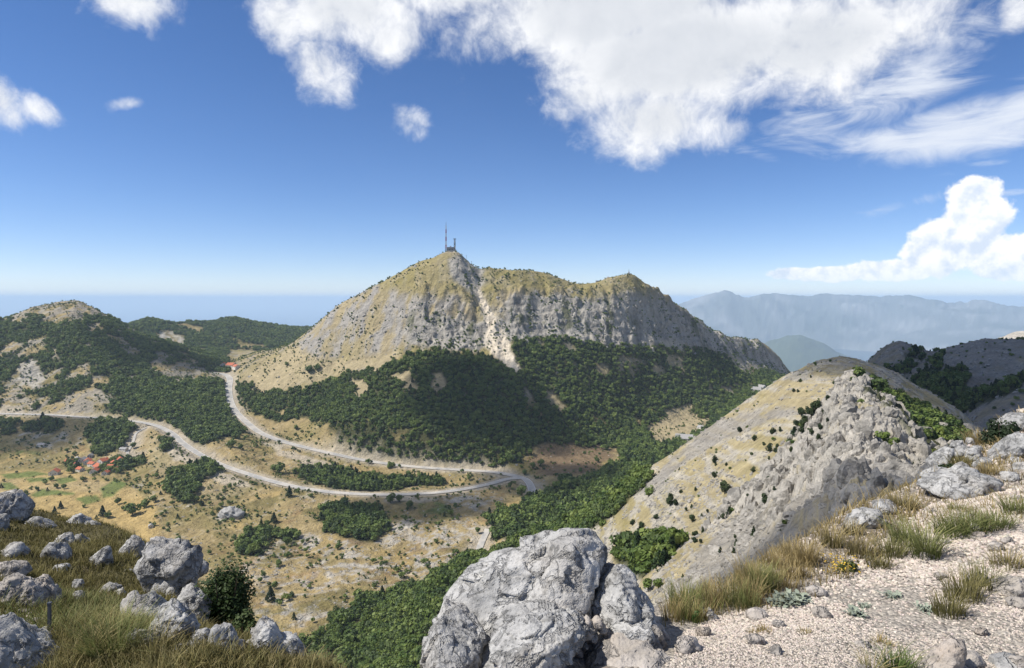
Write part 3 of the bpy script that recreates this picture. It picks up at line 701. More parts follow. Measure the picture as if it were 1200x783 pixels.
# cut and filled verges of the road
edge = ss(29, 9, RD + 14 * n_mid); lay(edge * .8, SCREE * .95)
lay(soft(poly([A_], [(196, 510), (214, 508), (228, 524), (226, 540), (206, 540), (196, 530)], [(205, 530), (235, 540), (300, 570), (280, 572), (225, 555)], [(0, 474), (26, 474), (30, 486), (0, 488)], [(455, 580), (520, 582), (500, 590), (450, 588)], [(300, 512), (340, 528), (390, 545), (380, 552), (330, 535)], warp=.6), 1) * .75, SCREE)
colr *= (1 + .22 * n_fine + .18 * n_mid)[..., None]
colr = np.clip(colr, .01, .7)

# ------------------------------------------------------------------ materials
def new_mat(name):
    m = bpy.data.materials.new(name); m.use_nodes = True
    return m, m.node_tree, m.node_tree.nodes['Principled BSDF']
def bump(nt, h, strength, dist, normal=None):
    b = N(nt, 'ShaderNodeBump'); b.inputs['Strength'].default_value = strength; b.inputs['Distance'].default_value = dist
    setin(nt, b.inputs['Height'], h)
    if normal is not None: L(nt, normal, b.inputs['Normal'])
    return b.outputs[0]
def mat_terrain():
    m, nt, p = new_mat('hillside_ground')
    a = N(nt, 'ShaderNodeAttribute'); a.attribute_name = 'Col'
    g = N(nt, 'ShaderNodeNewGeometry').outputs['Position']
    n1 = noise(nt, g, 0.35, 4, 0.65); n2 = noise(nt, g, 0.06, 4, 0.6)
    f = math_(nt, 'MULTIPLY_ADD', n1, 0.9, 0.55); f2 = math_(nt, 'MULTIPLY_ADD', n2, 0.8, 0.6)
    k = math_(nt, 'MULTIPLY', f, f2)
    c = N(nt, 'ShaderNodeCombineColor')
    for i in range(3): L(nt, k, c.inputs[i])
    L(nt, mix(nt, 1.0, a.outputs['Color'], c.outputs[0], 'MULTIPLY'), p.inputs['Base Color'])
    p.inputs['Roughness'].default_value = 0.95; p.inputs['Specular IOR Level'].default_value = 0.1
    h = math_(nt, 'ADD', math_(nt, 'MULTIPLY', n1, 1.0), math_(nt, 'MULTIPLY', n2, 5.0))
    L(nt, bump(nt, h, 0.75, 3.0), p.inputs['Normal'])
    return m
M_TERR = mat_terrain()
def flat_mat(name, c, rough=0.85, nscale=None, namp=0.25, spec=0.2, metal=0.0):
    m, nt, p = new_mat(name)
    if nscale:
        g = N(nt, 'ShaderNodeTexCoord').outputs['Object']
        n = noise(nt, g, nscale, 4, 0.6)
        k = math_(nt, 'MULTIPLY_ADD', n, 2 * namp, 1 - namp)
        cc = N(nt, 'ShaderNodeCombineColor')
        for i in range(3): L(nt, k, cc.inputs[i])
        L(nt, mix(nt, 1.0, c, cc.outputs[0], 'MULTIPLY'), p.inputs['Base Color'])
    else: p.inputs['Base Color'].default_value = tuple(c) + (1,)
    p.inputs['Roughness'].default_value = rough; p.inputs['Specular IOR Level'].default_value = spec; p.inputs['Metallic'].default_value = metal
    return m

# ------------------------------------------------------------------ the ground, split by landform
def build_terrain():
    R, C = TX.shape
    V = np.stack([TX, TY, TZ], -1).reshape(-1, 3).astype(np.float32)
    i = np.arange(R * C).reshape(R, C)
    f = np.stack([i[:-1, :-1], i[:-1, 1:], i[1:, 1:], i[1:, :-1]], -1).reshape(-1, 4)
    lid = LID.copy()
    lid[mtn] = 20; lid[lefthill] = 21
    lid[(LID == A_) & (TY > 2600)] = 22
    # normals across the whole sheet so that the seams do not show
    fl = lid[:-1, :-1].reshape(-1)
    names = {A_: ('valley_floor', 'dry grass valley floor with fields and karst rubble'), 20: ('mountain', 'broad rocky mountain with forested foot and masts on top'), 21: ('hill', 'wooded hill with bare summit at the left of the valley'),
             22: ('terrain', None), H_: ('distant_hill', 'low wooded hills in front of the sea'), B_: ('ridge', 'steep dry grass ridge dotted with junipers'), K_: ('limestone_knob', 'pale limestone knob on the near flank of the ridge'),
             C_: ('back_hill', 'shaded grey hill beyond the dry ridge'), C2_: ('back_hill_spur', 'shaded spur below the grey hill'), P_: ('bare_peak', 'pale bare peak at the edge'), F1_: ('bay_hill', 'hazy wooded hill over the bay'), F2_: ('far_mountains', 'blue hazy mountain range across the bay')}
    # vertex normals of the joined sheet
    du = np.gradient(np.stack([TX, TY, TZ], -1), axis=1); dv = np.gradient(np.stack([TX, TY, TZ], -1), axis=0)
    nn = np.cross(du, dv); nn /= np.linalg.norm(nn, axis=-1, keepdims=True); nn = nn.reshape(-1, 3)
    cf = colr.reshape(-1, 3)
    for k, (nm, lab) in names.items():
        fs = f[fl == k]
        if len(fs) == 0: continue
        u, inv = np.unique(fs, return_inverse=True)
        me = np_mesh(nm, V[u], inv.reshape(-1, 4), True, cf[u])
        me.normals_split_custom_set_from_vertices(nn[u].tolist())
        o = link(nm, me, mat=M_TERR); tag(o, lab, kind='structure')
build_terrain()
# sea
def mat_sea():
    m, nt, p = new_mat('sea_water')
    p.inputs['Base Color'].default_value = (.02, .06, .10, 1); p.inputs['Roughness'].default_value = 0.25
    return m
me = np_mesh('sea', [(-170000, 3000, -1650), (170000, 3000, -1650), (170000, 170000, -1650), (-170000, 170000, -1650)], [[0, 1, 2, 3]])
tag(link('sea', me, mat=mat_sea()), 'hazy blue sea beyond the hills', kind='structure')

# ------------------------------------------------------------------ road surfaces
def mat_road():
    m, nt, p = new_mat('worn_road')
    g = N(nt, 'ShaderNodeNewGeometry').outputs['Position']
    n = noise(nt, g, 0.05, 4, 0.6); n2 = noise(nt, g, 0.5, 4, 0.6)
    f = maprange(nt, n, 0.38, 0.62)
    c = mix(nt, f, (.33, .32, .30), (.50, .46, .40))
    c = mix(nt, math_(nt, 'MULTIPLY', n2, .35), c, (.2, .19, .18))
    L(nt, c, p.inputs['Base Color']); p.inputs['Roughness'].default_value = .9
    return m
M_ROAD = mat_road(); M_PAINT = flat_mat('road_paint', (.75, .74, .7)); M_VERGE = flat_mat('crushed_stone', (.42, .385, .32), nscale=.2)
def ribbon(line, offs, dz):
    """strip at lateral offsets offs=(a,b)"""
    t = np.gradient(line[:, :2], axis=0); t /= np.linalg.norm(t, axis=1)[:, None]
    nrm = np.stack([t[:, 1], -t[:, 0]], 1)
    rows_ = []
    for o in offs:
        q = line.copy(); q[:, :2] += nrm * o; q[:, 2] += dz; rows_.append(q)
    n = len(line); k = len(offs)
    V = np.concatenate(rows_)
    i = np.arange(n - 1)
    fs = [np.stack([a * n + i, a * n + i + 1, (a + 1) * n + i + 1, (a + 1) * n + i], 1) for a in range(k - 1)]
    return V, np.concatenate(fs)
for k, nm, lab in (('lower', 'road', 'pale main road winding along the valley to the hairpin'), ('upper', 'pass_road', 'upper arm of the road climbing to the pass'), ('lane', 'lane', 'short grey lane in the valley by the gorge trees'), ('track', 'track', 'white track down to the village')):
    w = ROAD_W[k]
    V, fs = ribbon(ROADS[k], (-w, 0, w), 0.35 if k != 'upper' else .30)
    o = link(nm, np_mesh(nm, V, fs), mat=M_ROAD); tag(o, lab, kind='structure')
    if k in ('lower', 'upper'):
        for s in (-1, 1):
            V, fs = ribbon(ROADS[k], (s * (w - .7), s * (w - .3)) if s > 0 else (s * (w - .3), s * (w - .7)), .37)
            link('edge_line', np_mesh('edge_line', V, fs), o, M_PAINT)

def parapet():
    line = ROADS['lower']; px = HX + F * line[:, 0] / line[:, 1]; seg = line[(px > 392) & (px < 604) & (np.arange(len(line)) < len(line) - 30)]
    t = np.gradient(seg[:, :2], axis=0); t /= np.linalg.norm(t, axis=1)[:, None]; nr = np.stack([t[:, 1], -t[:, 0]], 1); n = len(seg); rows_ = []
    for off, z in ((7.2, -1.5), (7.2, 1.1), (7.9, 1.1), (7.9, -4.0)):
        q = seg.copy(); q[:, :2] += nr * off; q[:, 2] += z; rows_.append(q)
    i = np.arange(n - 1); fs = np.concatenate([np.stack([a * n + i, a * n + i + 1, (a + 1) * n + i + 1, (a + 1) * n + i], 1) for a in range(3)])
    o = link('parapet', np_mesh('parapet', np.concatenate(rows_), fs, False), mat=M_VERGE); tag(o, 'long pale stone parapet along the valley side of the lower road', 'wall')
parapet()

# ------------------------------------------------------------------ foliage
def leaf_cloud(rng, n, size, radii, centre, hollow=.55, lumps=7, up=.3):
    """n two-triangle leaf sprays through an uneven crown"""
    ctr = rng.normal(size=(lumps, 3)); ctr /= np.linalg.norm(ctr, axis=1)[:, None]; ctr *= rng.uniform(.25, .62, (lumps, 1))
    k = rng.integers(0, lumps, n); d = rng.normal(size=(n, 3)); d /= np.linalg.norm(d, axis=1)[:, None]
    rad = rng.uniform(hollow, 1, n) ** .6
    p = (ctr[k] + d * rad[:, None] * rng.uniform(.42, .6, lumps)[k][:, None]) * radii + centre
    nr = d + rng.normal(size=(n, 3)) * .45 + np.array([0, 0, up]); nr /= np.linalg.norm(nr, axis=1)[:, None]
    t = np.cross(nr, rng.normal(size=(n, 3))); t /= np.linalg.norm(t, axis=1)[:, None]; b = np.cross(nr, t)
    s = size * rng.uniform(.6, 1.3, (n, 1)); e = s * rng.uniform(.5, .9, (n, 1))
    V = np.stack([p - t * s, p + b * e * .9 - t * s * .1, p + t * s, p - b * e], 1).reshape(-1, 3)
    fs = np.arange(4 * n).reshape(-1, 4)
    return V, fs
def mat_leaf(name, c1, c2, scale=.6, trans=.25):
    m, nt, p = new_mat(name)
    oi = N(nt, 'ShaderNodeObjectInfo').outputs['Random']; g = N(nt, 'ShaderNodeNewGeometry')
    n = noise(nt, g.outputs['Position'], scale, 3, .6)
    f = math_(nt, 'MULTIPLY_ADD', math_(nt, 'SUBTRACT', n, .5), 1.1, oi, clamp=True)
    c = mix(nt, f, c1, c2)
    L(nt, c, p.inputs['Base Color']); p.inputs['Roughness'].default_value = .6; p.inputs['Specular IOR Level'].default_value = .25
    if trans:
        tb = N(nt, 'ShaderNodeBsdfTranslucent'); L(nt, c, tb.inputs[0]); ms = N(nt, 'ShaderNodeMixShader'); ms.inputs[0].default_value = trans
        L(nt, p.outputs[0], ms.inputs[1]); L(nt, tb.outputs[0], ms.inputs[2]); L(nt, ms.outputs[0], nt.nodes['Material Output'].inputs[0])
    return m
M_BEECH = mat_leaf('beech_leaves', (.062, .105, .022), (.155, .205, .048), .03)
M_PINE = mat_leaf('dark_needles', (.02, .04, .015), (.05, .08, .026), .3)
M_JUNI = mat_leaf('juniper_needles', (.022, .04, .014), (.05, .072, .024), .5)
M_BARK = flat_mat('bark', (.09, .07, .05), nscale=3)
def trunk_mesh(rng, h, r, limbs=4, spread=.5):
    V, Fs = [], []
    def limb(a, b, r0, r1, seg=6):
        a = np.array(a, float); b = np.array(b, float); d = b - a; d /= np.linalg.norm(d)
        s = np.cross(d, [.3, .9, .1]); s /= np.linalg.norm(s); t = np.cross(d, s); o = len(V)
        mid = (a + b) / 2 + rng.normal(size=3) * np.linalg.norm(b - a) * .05
        for q, rr in ((a, r0), (mid, (r0 + r1) / 2), (b, r1)):
            for k in range(seg):
                w = 2 * math.pi * k / seg; V.append(q + rr * (math.cos(w) * s + math.sin(w) * t))
        for j in range(2):
            for k in range(seg): Fs.append([o + j * seg + k, o + j * seg + (k + 1) % seg, o + (j + 1) * seg + (k + 1) % seg, o + (j + 1) * seg + k])
    limb((0, 0, -.25 * h * .2), (0, 0, h), r, r * .35)
    for k in range(limbs):
        w = rng.uniform(0, 6.28); z0 = h * rng.uniform(.35, .8)
        limb((0, 0, z0), (math.cos(w) * spread * h, math.sin(w) * spread * h, z0 + h * rng.uniform(.15, .4)), r * .5, r * .15, 5)
    return np_mesh('trunk', np.array(V), np.array(Fs))
rng0 = np.random.default_rng(11)
# crown meshes for unit-height trees (height 1, later scaled)
def crown_mesh(kind, seed, n, size):
    r = np.random.default_rng(seed)
    if kind == 'broad': V, fs = leaf_cloud(r, n, size, np.array([.46, .46, .42]), np.array([0, 0, .58]))
    elif kind == 'juniper': V, fs = leaf_cloud(r, n, size, np.array([.34, .34, .52]), np.array([0, 0, .5]), lumps=6)
    else:
        z = r.uniform(.08, 1, n) ** .9; rad = (1.02 - z) * .42 * r.uniform(.45, 1, n); w = r.uniform(0, 6.28, n)
        p = np.stack([np.cos(w) * rad, np.sin(w) * rad, z], 1)
        V, fs = leaf_cloud(r, n, size, np.array([.001] * 3), np.zeros(3)); V = V.reshape(-1, 4, 3) - V.reshape(-1, 4, 3).mean(1, keepdims=True) + p[:, None]; V = V.reshape(-1, 3)
    return np_mesh(kind + '_crown', V, fs, True)

# ---- forests: masses of trees, scattered over the real ground
def cell_area():
    a = np.gradient(TX, axis=1) * np.gradient(TY, axis=0)
    return np.abs(a)
AREA = cell_area()
TREECOL = bpy.data.collections.new('tree_kinds')   # never linked to the scene: only instanced
def tree_kind(name, kind, seed, n, size, mat, trunk=True):
    me = crown_mesh(kind, seed, n, size); me.materials.append(mat)
    o = bpy.data.objects.new(name, me); TREECOL.objects.link(o)
    return o
M_BEECH2 = mat_leaf('light_leaves', (.085, .135, .026), (.18, .225, .052), .03); M_BEECH3 = mat_leaf('dull_leaves', (.038, .068, .019), (.09, .125, .036), .03)
BROAD = [tree_kind('broadleaf_kind', 'broad', 100 + i, 150, .13, (M_BEECH, M_BEECH2, M_BEECH3, M_BEECH)[i]) for i in range(4)]
CONE = [tree_kind('pine_kind', 'cone', 120 + i, 150, .11, M_PINE) for i in range(2)]
def gn_instancer(objs):
    ng = bpy.data.node_groups.new('scatter_trees', 'GeometryNodeTree')
    ng.interface.new_socket('Geometry', in_out='INPUT', socket_type='NodeSocketGeometry'); ng.interface.new_socket('Geometry', in_out='OUTPUT', socket_type='NodeSocketGeometry')
    gi = ng.nodes.new('NodeGroupInput'); go = ng.nodes.new('NodeGroupOutput')
    j = ng.nodes.new('GeometryNodeJoinGeometry')
    def named(nm, typ):
        n = ng.nodes.new('GeometryNodeInputNamedAttribute'); n.data_type = typ; n.inputs[0].default_value = nm
        return [o for o in n.outputs if o.enabled][0]
    for k, o in enumerate(objs):
        oi = ng.nodes.new('GeometryNodeObjectInfo'); oi.inputs[0].default_value = o
        ip = ng.nodes.new('GeometryNodeInstanceOnPoints')
        cmp = ng.nodes.new('FunctionNodeCompare'); cmp.data_type = 'INT'; cmp.operation = 'EQUAL'
        ii = [s for s in cmp.inputs if s.enabled]
        ng.links.new(named('kind_index', 'INT'), ii[0]); ii[1].default_value = k
        ng.links.new(cmp.outputs[0], ip.inputs['Selection'])
        ng.links.new(gi.outputs[0], ip.inputs['Points']); ng.links.new(oi.outputs['Geometry'], ip.inputs['Instance'])
        cr = ng.nodes.new('ShaderNodeCombineXYZ'); ng.links.new(named('turn', 'FLOAT'), cr.inputs[2])
        er = ng.nodes.new('FunctionNodeEulerToRotation'); ng.links.new(cr.outputs[0], er.inputs[0])
        ng.links.new(er.outputs[0], ip.inputs['Rotation'])
        ng.links.new(named('size', 'FLOAT_VECTOR'), ip.inputs['Scale'])
        ng.links.new(ip.outputs[0], j.inputs[0])
    ng.links.new(j.outputs[0], go.inputs[0])
    return ng
NG_FOREST = gn_instancer(BROAD + CONE)
def scatter(name, label, mask, spacing, hgt, seed, cone=.0, clump=.35, wid=1.0):
    r = np.random.default_rng(seed)
    w = AREA * mask * ROADCLR * VIS * np.clip(1 + clump * 2 * n_mid, .15, 2)
    n = int(w.sum() / spacing)
    if n < 3: return
    cdf = np.cumsum(w.ravel()); idx = np.searchsorted(cdf, r.uniform(0, cdf[-1], n))
    ri, ci = np.unravel_index(np.clip(idx, 0, w.size - 1), w.shape); ri = np.clip(ri, 0, len(YR) - 2); ci = np.clip(ci, 0, len(PX) - 2)
    fr, fc = r.uniform(0, 1, n), r.uniform(0, 1, n)
    Y = YR[ri] + (YR[ri + 1] - YR[ri]) * fr; px = PX[ci] + (PX[ci + 1] - PX[ci]) * fc; X = (px - HX) / F * Y
    Z = terr_z(X, Y) - .3
    h = hgt * np.clip(r.lognormal(0, .33, n), .4, 1.9); kind = np.where(r.uniform(0, 1, n) < cone, 4 + r.integers(0, 2, n), r.integers(0, 4, n)).astype(np.int32)
    wv = h * r.uniform(.85, 1.3, n) * wid
    me = bpy.data.meshes.new(name); me.vertices.add(n); me.vertices.foreach_set('co', np.stack([X, Y, Z], 1).astype(np.float32).ravel())
    me.attributes.new('kind_index', 'INT', 'POINT').data.foreach_set('value', kind)
    me.attributes.new('turn', 'FLOAT', 'POINT').data.foreach_set('value', r.uniform(0, 6.28, n).astype(np.float32))
    me.attributes.new('size', 'FLOAT_VECTOR', 'POINT').data.foreach_set('vector', np.stack([wv, wv, h], 1).astype(np.float32).ravel())
    o = link(name, me); md = o.modifiers.new('scatter', 'NODES'); md.node_group = NG_FOREST
    tag(o, label, 'forest', kind='stuff'); print(name, n)
scatter('mountain_forest', 'dense green forest covering the foot of the rocky mountain', F_MAIN, 19, 7.6, 1, cone=.06)
scatter('roadside_wood', 'dark wood between the two arms of the road', F_ROADS, 17, 7.5, 2, cone=.3)
scatter('pass_wood', 'green wood filling the slope left of the pass road', F_LEFT, 20, 7.6, 3)
scatter('valley_copse', 'scattered copses on the valley floor and round the village', F_SMALL, 20, 8, 4, cone=.1)
scatter('valley_wood', 'dark wood along the valley bottom before the dry ridge', F_VAL, 20, 8.5, 5, cone=.15)
scatter('gorge_wood', 'dense bright green wood in the gorge behind the cracked boulder', F_GORGE, 14, 6.5, 6)
scatter('ridge_copse', 'green copse at the foot of the dry ridge', F_CLUMP, 9, 6.5, 7, cone=.2)
scatter('ridge_back_wood', 'dark wood on the far side of the dry ridge', F_DARK & (TY > 300), 7, 3.8, 8, cone=.3)
scatter('back_hill_wood', 'dark wood in the hollow of the grey back hills', F_BACK, 14, 6, 9, cone=.3)
scatter('hill_forest', 'forest on the wooded hill with the bare summit', F_HILL, 23, 7.4, 10)
scatter('distant_forest', 'forest on the low hills in front of the sea', F_FAR, 75, 11, 11)
# scrub on slopes that are not wooded
scrub = A & (TY > 700) & (TY < 2300) & ~forest & (SX > -60)
scatter('scrub', 'small bushes scattered over the valley and the mountain', scrub * np.clip(.3 + n_big + .9 * n_mid, 0, 1) * (1 - .85 * fields), 60, 3.6, 12, clump=.9)
scatter('valley_trees', 'small trees loosely scattered over the dry valley floor', A * (TY < 1400) * (TY > 640) * ~forest * np.clip(n_big + .6 * n_mid - .05, 0, 1) * (1 - .8 * fields), 260, 6.5, 17, cone=.25, clump=.9)
scatter('cliff_scrub', 'dark scrub clinging to the mountain cliffs', cl_zone * (1 - chute) * ss(.0, .3, n_mid), 40, 4, 13, wid=1.2)
scatter('knob_scrub', 'dark shrubs in the clefts of the limestone knob', ((LID == K_) | ((LID == B_) & (SX > 930) & (SY > 520))) * (TY > 120) * ss(.0, .35, n_mid - .5 * br), 9, 2.6, 16, cone=.2, wid=1.3)
scatter('ridge_scrub', 'tiny juniper scrub dotted over the dry ridge and knob', ((LID == B_) | (LID == K_)) * (TY > 140) * np.clip(n_mid + .1, 0, 1) * ~forest, 90, 1.7, 14, cone=.3)
scatter('hill_scrub', 'scrub on the bare parts of the wooded hill and back hills', (lefthill | Cm) * ~forest * np.clip(.3 + n_mid, 0, 1), 110, 3.2, 15)
# ------------------------------------------------------------------ single trees and bushes one can tell apart
def trunk_shared(): 
    return [trunk_mesh(np.random.default_rng(300 + i), .55, .035, 4, .35) for i in range(3)]
TRUNKS = trunk_shared()
for t in TRUNKS: t.materials.append(M_BARK)
CR_BROAD = [crown_mesh('broad', 400 + i, 420, .085) for i in range(4)]
CR_JUNI = [crown_mesh('juniper', 420 + i, 380, .075) for i in range(4)]
CR_CONE = [crown_mesh('cone', 440 + i, 420, .075) for i in range(3)]
for c in CR_BROAD: c.materials.append(M_BEECH)
for c in CR_JUNI: c.materials.append(M_JUNI)
for c in CR_CONE: c.materials.append(M_PINE)
_r = random.Random(5)
def tree(kind, px, py, hpx, label, group, wid=1.0, lid=None):
    """base of the tree at a spot of the ground, height in frame pixels"""
    p = visible_hit(px, py, lid)
    if p is None: return
    h = hpx / F * p[1]
    name = {'broad': 'broadleaf_tree', 'juniper': 'juniper_bush', 'cone': 'pine_tree'}[kind]
    o = empty(name, (p[0], p[1], p[2] - .05 * h), _r.uniform(0, 6.28)); o.scale = (h * wid, h * wid, h)
    tag(o, label, 'bush' if kind == 'juniper' else 'tree', group)
    link('trunk', _r.choice(TRUNKS), o); link('crown', _r.choice({'broad': CR_BROAD, 'juniper': CR_JUNI, 'cone': CR_CONE}[kind]), o)
GR = 'junipers dotted over the dry ridge'
RIDGE_BUSHES = [(867, 507, 8), (884, 517, 8), (837.5, 543, 12), (837, 560, 8), (849, 579, 17), (785, 593, 16), (792, 594, 10), (798, 578, 6), (815, 576, 6), (811, 612, 11), (829, 602, 6), (896, 591, 14), (902, 562, 8), (902, 530, 12), (909, 530, 8),
  (883, 554, 7), (906, 508, 9), (914, 506, 7), (927, 532, 8), (951, 532, 10), (946, 521, 7), (959, 517, 9), (951, 509, 8), (940, 508, 10), (942, 500, 14), (951, 488, 14), (957, 484, 16), (963, 489, 13), (971, 474, 10), (961, 503, 9), (933, 500, 9), (939, 487, 11), (946, 484, 9),
  (938, 448, 6), (950, 443, 5), (935, 460, 5), (930, 460, 5), (977, 450, 5), (769, 610, 9), (847, 608, 7), (876, 584, 6), (753, 619, 7), (804, 600, 6), (851, 547, 5), (894, 548, 5), (901, 539, 5), (911, 524, 6), (895, 523, 5), (907, 574, 6),
  (815, 630, 9), (814, 637, 8), (821, 637, 7), (861, 631, 6), (751, 618, 8), (741, 616, 8), (846, 606, 6), (754, 627, 10), (985, 462, 5), (992, 455, 5), (970, 496, 8), (780, 640, 8)]
def zone(px, py):
    v = 'near its crest' if py < 470 else 'in the upper thicket' if 930 < px < 985 and py < 515 else 'above the copse' if px < 765 else 'on its lower face' if py > 570 else 'half-way up'
    return v
seen = {}
rb = []
for px, py, h in RIDGE_BUSHES:
    s = 'tiny' if h <= 5 else 'small' if h <= 7 else 'mid-sized' if h <= 10 else 'large'
    rb.append((px, py, h, '%s dark juniper on the dry ridge %s' % (s, zone(px, py))))
def ordinals(items, k=3):
    """things with one label get their place along the row"""
    by = {}
    for it in items: by.setdefault(it[k], []).append(it)
    words = ['leftmost', 'second', 'third', 'fourth', 'fifth', 'sixth', 'seventh', 'eighth', 'ninth', 'tenth', 'eleventh', 'twelfth']
    out = []
    for lab, g in by.items():
        g = sorted(g, key=lambda t: t[0])
        for i, it in enumerate(g):
            it = list(it)
            if len(g) > 1: it[k] = lab + (', leftmost of them' if i == 0 else ', rightmost of them' if i == len(g) - 1 else ', %s from the left' % words[i])
            out.append(tuple(it))
    return out
rb = ordinals(rb)
for px, py, h, lab in rb: tree('juniper', px, py, h, lab, GR, _r.uniform(1.0, 1.5))
for px, py, h, lab in [(777, 634, 19, 'big round green tree above the copse on the dry ridge'), (737, 638, 18, 'broad green tree at the lower edge of the dry ridge'), (760, 582, 14, 'leafy tree standing out on the outline of the dry ridge'), (747, 663, 26, 'tall green tree in the middle of the ridge copse'), (781, 655, 22, 'green tree at the upper end of the ridge copse'), (763, 652, 22, 'rounded tree inside the ridge copse'), (760, 694, 16, 'dark tree just above the boulder, below the ridge copse'), (771, 690, 14, 'dark tree beside the straw grass below the ridge copse')]:
    tree('broad', px, py, h, lab, 'trees on the dry ridge', 1.1)
VT = [(31, 579, 6, 'small tree among the yellow fields'), (44, 575, 6, 'small tree among the yellow fields'), (66, 572, 7, 'tree beside the green strip field'), (75, 573, 7, 'tree beside the green strip field'), (64, 602, 9, 'dark tree on the pale mound in the fields'), (71, 596, 9, 'dark tree on the pale mound in the fields'), (98, 595, 5, 'small lone tree at the field edge'),
  (120, 605, 13, 'large dark tree of the pair below the fields'), (126, 607, 9, 'smaller tree of the pair below the fields'), (155, 604, 17, 'biggest round tree in the valley below the fields'), (169, 595, 13, 'big round tree next to the biggest valley tree'), (180, 589, 10, 'round tree leading into the slope copse'), (138, 591, 9, 'tree between the fields and the big round tree'), (105, 578, 4, 'low bush by the village field'), (97, 564, 7, 'tree just below the village'), (156, 526, 8, 'tree beside the white track'),
  (192, 529, 12, 'grove tree under the road bend'), (231, 588, 8, 'tree at the lower end of the slope copse'), (238, 586, 6, 'small tree at the lower end of the slope copse'), (209, 635, 8, 'dark tree alone on the dry slope'), (180, 617, 6, 'bush by the white hut'), (53, 568, 6, 'tree by the lone red-roofed house'), (60, 564, 7, 'tree by the lone red-roofed house'), (43, 542, 5, 'small tree in the shaded meadow'), (197, 512, 6, 'tree on the road verge above the grove'), (202, 519, 8, 'tree on the road verge above the grove'), (145, 598, 6, 'small tree left of the biggest valley tree'),
  (272, 524, 11, 'larger of two lone trees under the pass road'), (282, 527, 7, 'smaller of two lone trees under the pass road'), (328, 555, 15, 'dark tree clump between the two road arms'), (322, 553, 10, 'dark tree clump between the two road arms'), (339, 582, 13, 'dark tree touching the lower road'), (347, 504, 7, 'lone tree on the beige meadow above the road'), (321, 613, 13, 'dark tree in the middle of the valley slope'), (259, 594, 7, 'tree by the white rock outcrop'), (275, 570, 5, 'small tree above the white rock outcrop'), (336, 429, 6, 'dark bush high on the beige mountain shoulder'), (362, 438, 11, 'double bush high on the beige mountain shoulder'), (371, 434, 9, 'double bush high on the beige mountain shoulder'),
  (585, 598, 12, 'round tree by the rubble under the hairpin'), (611, 582, 14, 'big round tree inside the hairpin bend'), (598, 573, 8, 'small round tree inside the hairpin bend'), (622, 534, 9, 'tree in the brown meadow above the hairpin'), (624, 550, 9, 'tree in the brown meadow above the hairpin'), (615, 557, 8, 'tree right above the hairpin'), (634, 546, 9, 'tree in the brown meadow above the hairpin'), (458, 589, 14, 'tree below the lower road, by the shaded wood'), (468, 588, 10, 'tree below the lower road, by the shaded wood'), (480, 596, 11, 'tree by the round green meadow'), (550, 563, 7, 'tree between road and pass road near the hairpin'), (470, 568, 10, 'tree between the road arms'),
  (317, 704, 18, 'dark tree on the pale rubble by the bush'), (322, 690, 10, 'small tree on the pale rubble by the bush'), (448, 700, 14, 'lone dark tree above the gorge wood'), (327, 664, 10, 'tree beside the curved path'), (336, 640, 12, 'tree next to the shaded copse'), (475, 610, 7, 'small tree below the round green meadow'), (480, 594, 8, 'tree by the round green meadow'), (700, 542, 8, 'tree at the edge of the brown meadow'), (560, 625, 8, 'tree by the grey lane'), (577, 648, 9, 'tree by the grey lane'), (572, 655, 8, 'tree by the grey lane')]
VT = ordinals(VT)
for px, py, h, lab in VT: tree('cone' if 'dark tree' in lab and h > 8 and 'clump' not in lab else 'broad', px, py, h, lab, 'single trees in the valley', 1.05 if 'biggest' not in lab else 1.2, A_)

# ------------------------------------------------------------------ buildings and masts
def box_into(V, Fs, x0, x1, y0, y1, z0, z1):
    o = len(V); V += [(x0, y0, z0), (x1, y0, z0), (x1, y1, z0), (x0, y1, z0), (x0, y0, z1), (x1, y0, z1), (x1, y1, z1), (x0, y1, z1)]
    Fs += [[o, o + 3, o + 2, o + 1], [o + 4, o + 5, o + 6, o + 7], [o, o + 1, o + 5, o + 4], [o + 1, o + 2, o + 6, o + 5], [o + 2, o + 3, o + 7, o + 6], [o + 3, o, o + 4, o + 7]]
def box_mesh(name, *boxes):
    V, Fs = [], []
    for b in boxes: box_into(V, Fs, *b)
    return np_mesh(name, np.array(V, float), np.array(Fs), False)
M_PLASTER = flat_mat('lime_plaster', (.62, .58, .5), nscale=.5); M_STONE = flat_mat('stone_wall', (.36, .34, .31), nscale=1.2); M_TILE = flat_mat('red_roof_tiles', (.42, .13, .07), nscale=.8); M_GREYROOF = flat_mat('grey_roof', (.3, .29, .28), nscale=.6)
M_GLASS = flat_mat('dark_pane', (.03, .035, .04), .2, spec=.5); M_WOOD = flat_mat('weathered_wood', (.14, .09, .05), nscale=4); M_CONC = flat_mat('concrete', (.30, .29, .28), nscale=.3)
M_STEEL = flat_mat('dark_steel', (.07, .075, .085), .5); M_RED = flat_mat('mast_red', (.28, .05, .045)); M_WHITE = flat_mat('mast_white', (.4, .4, .41))
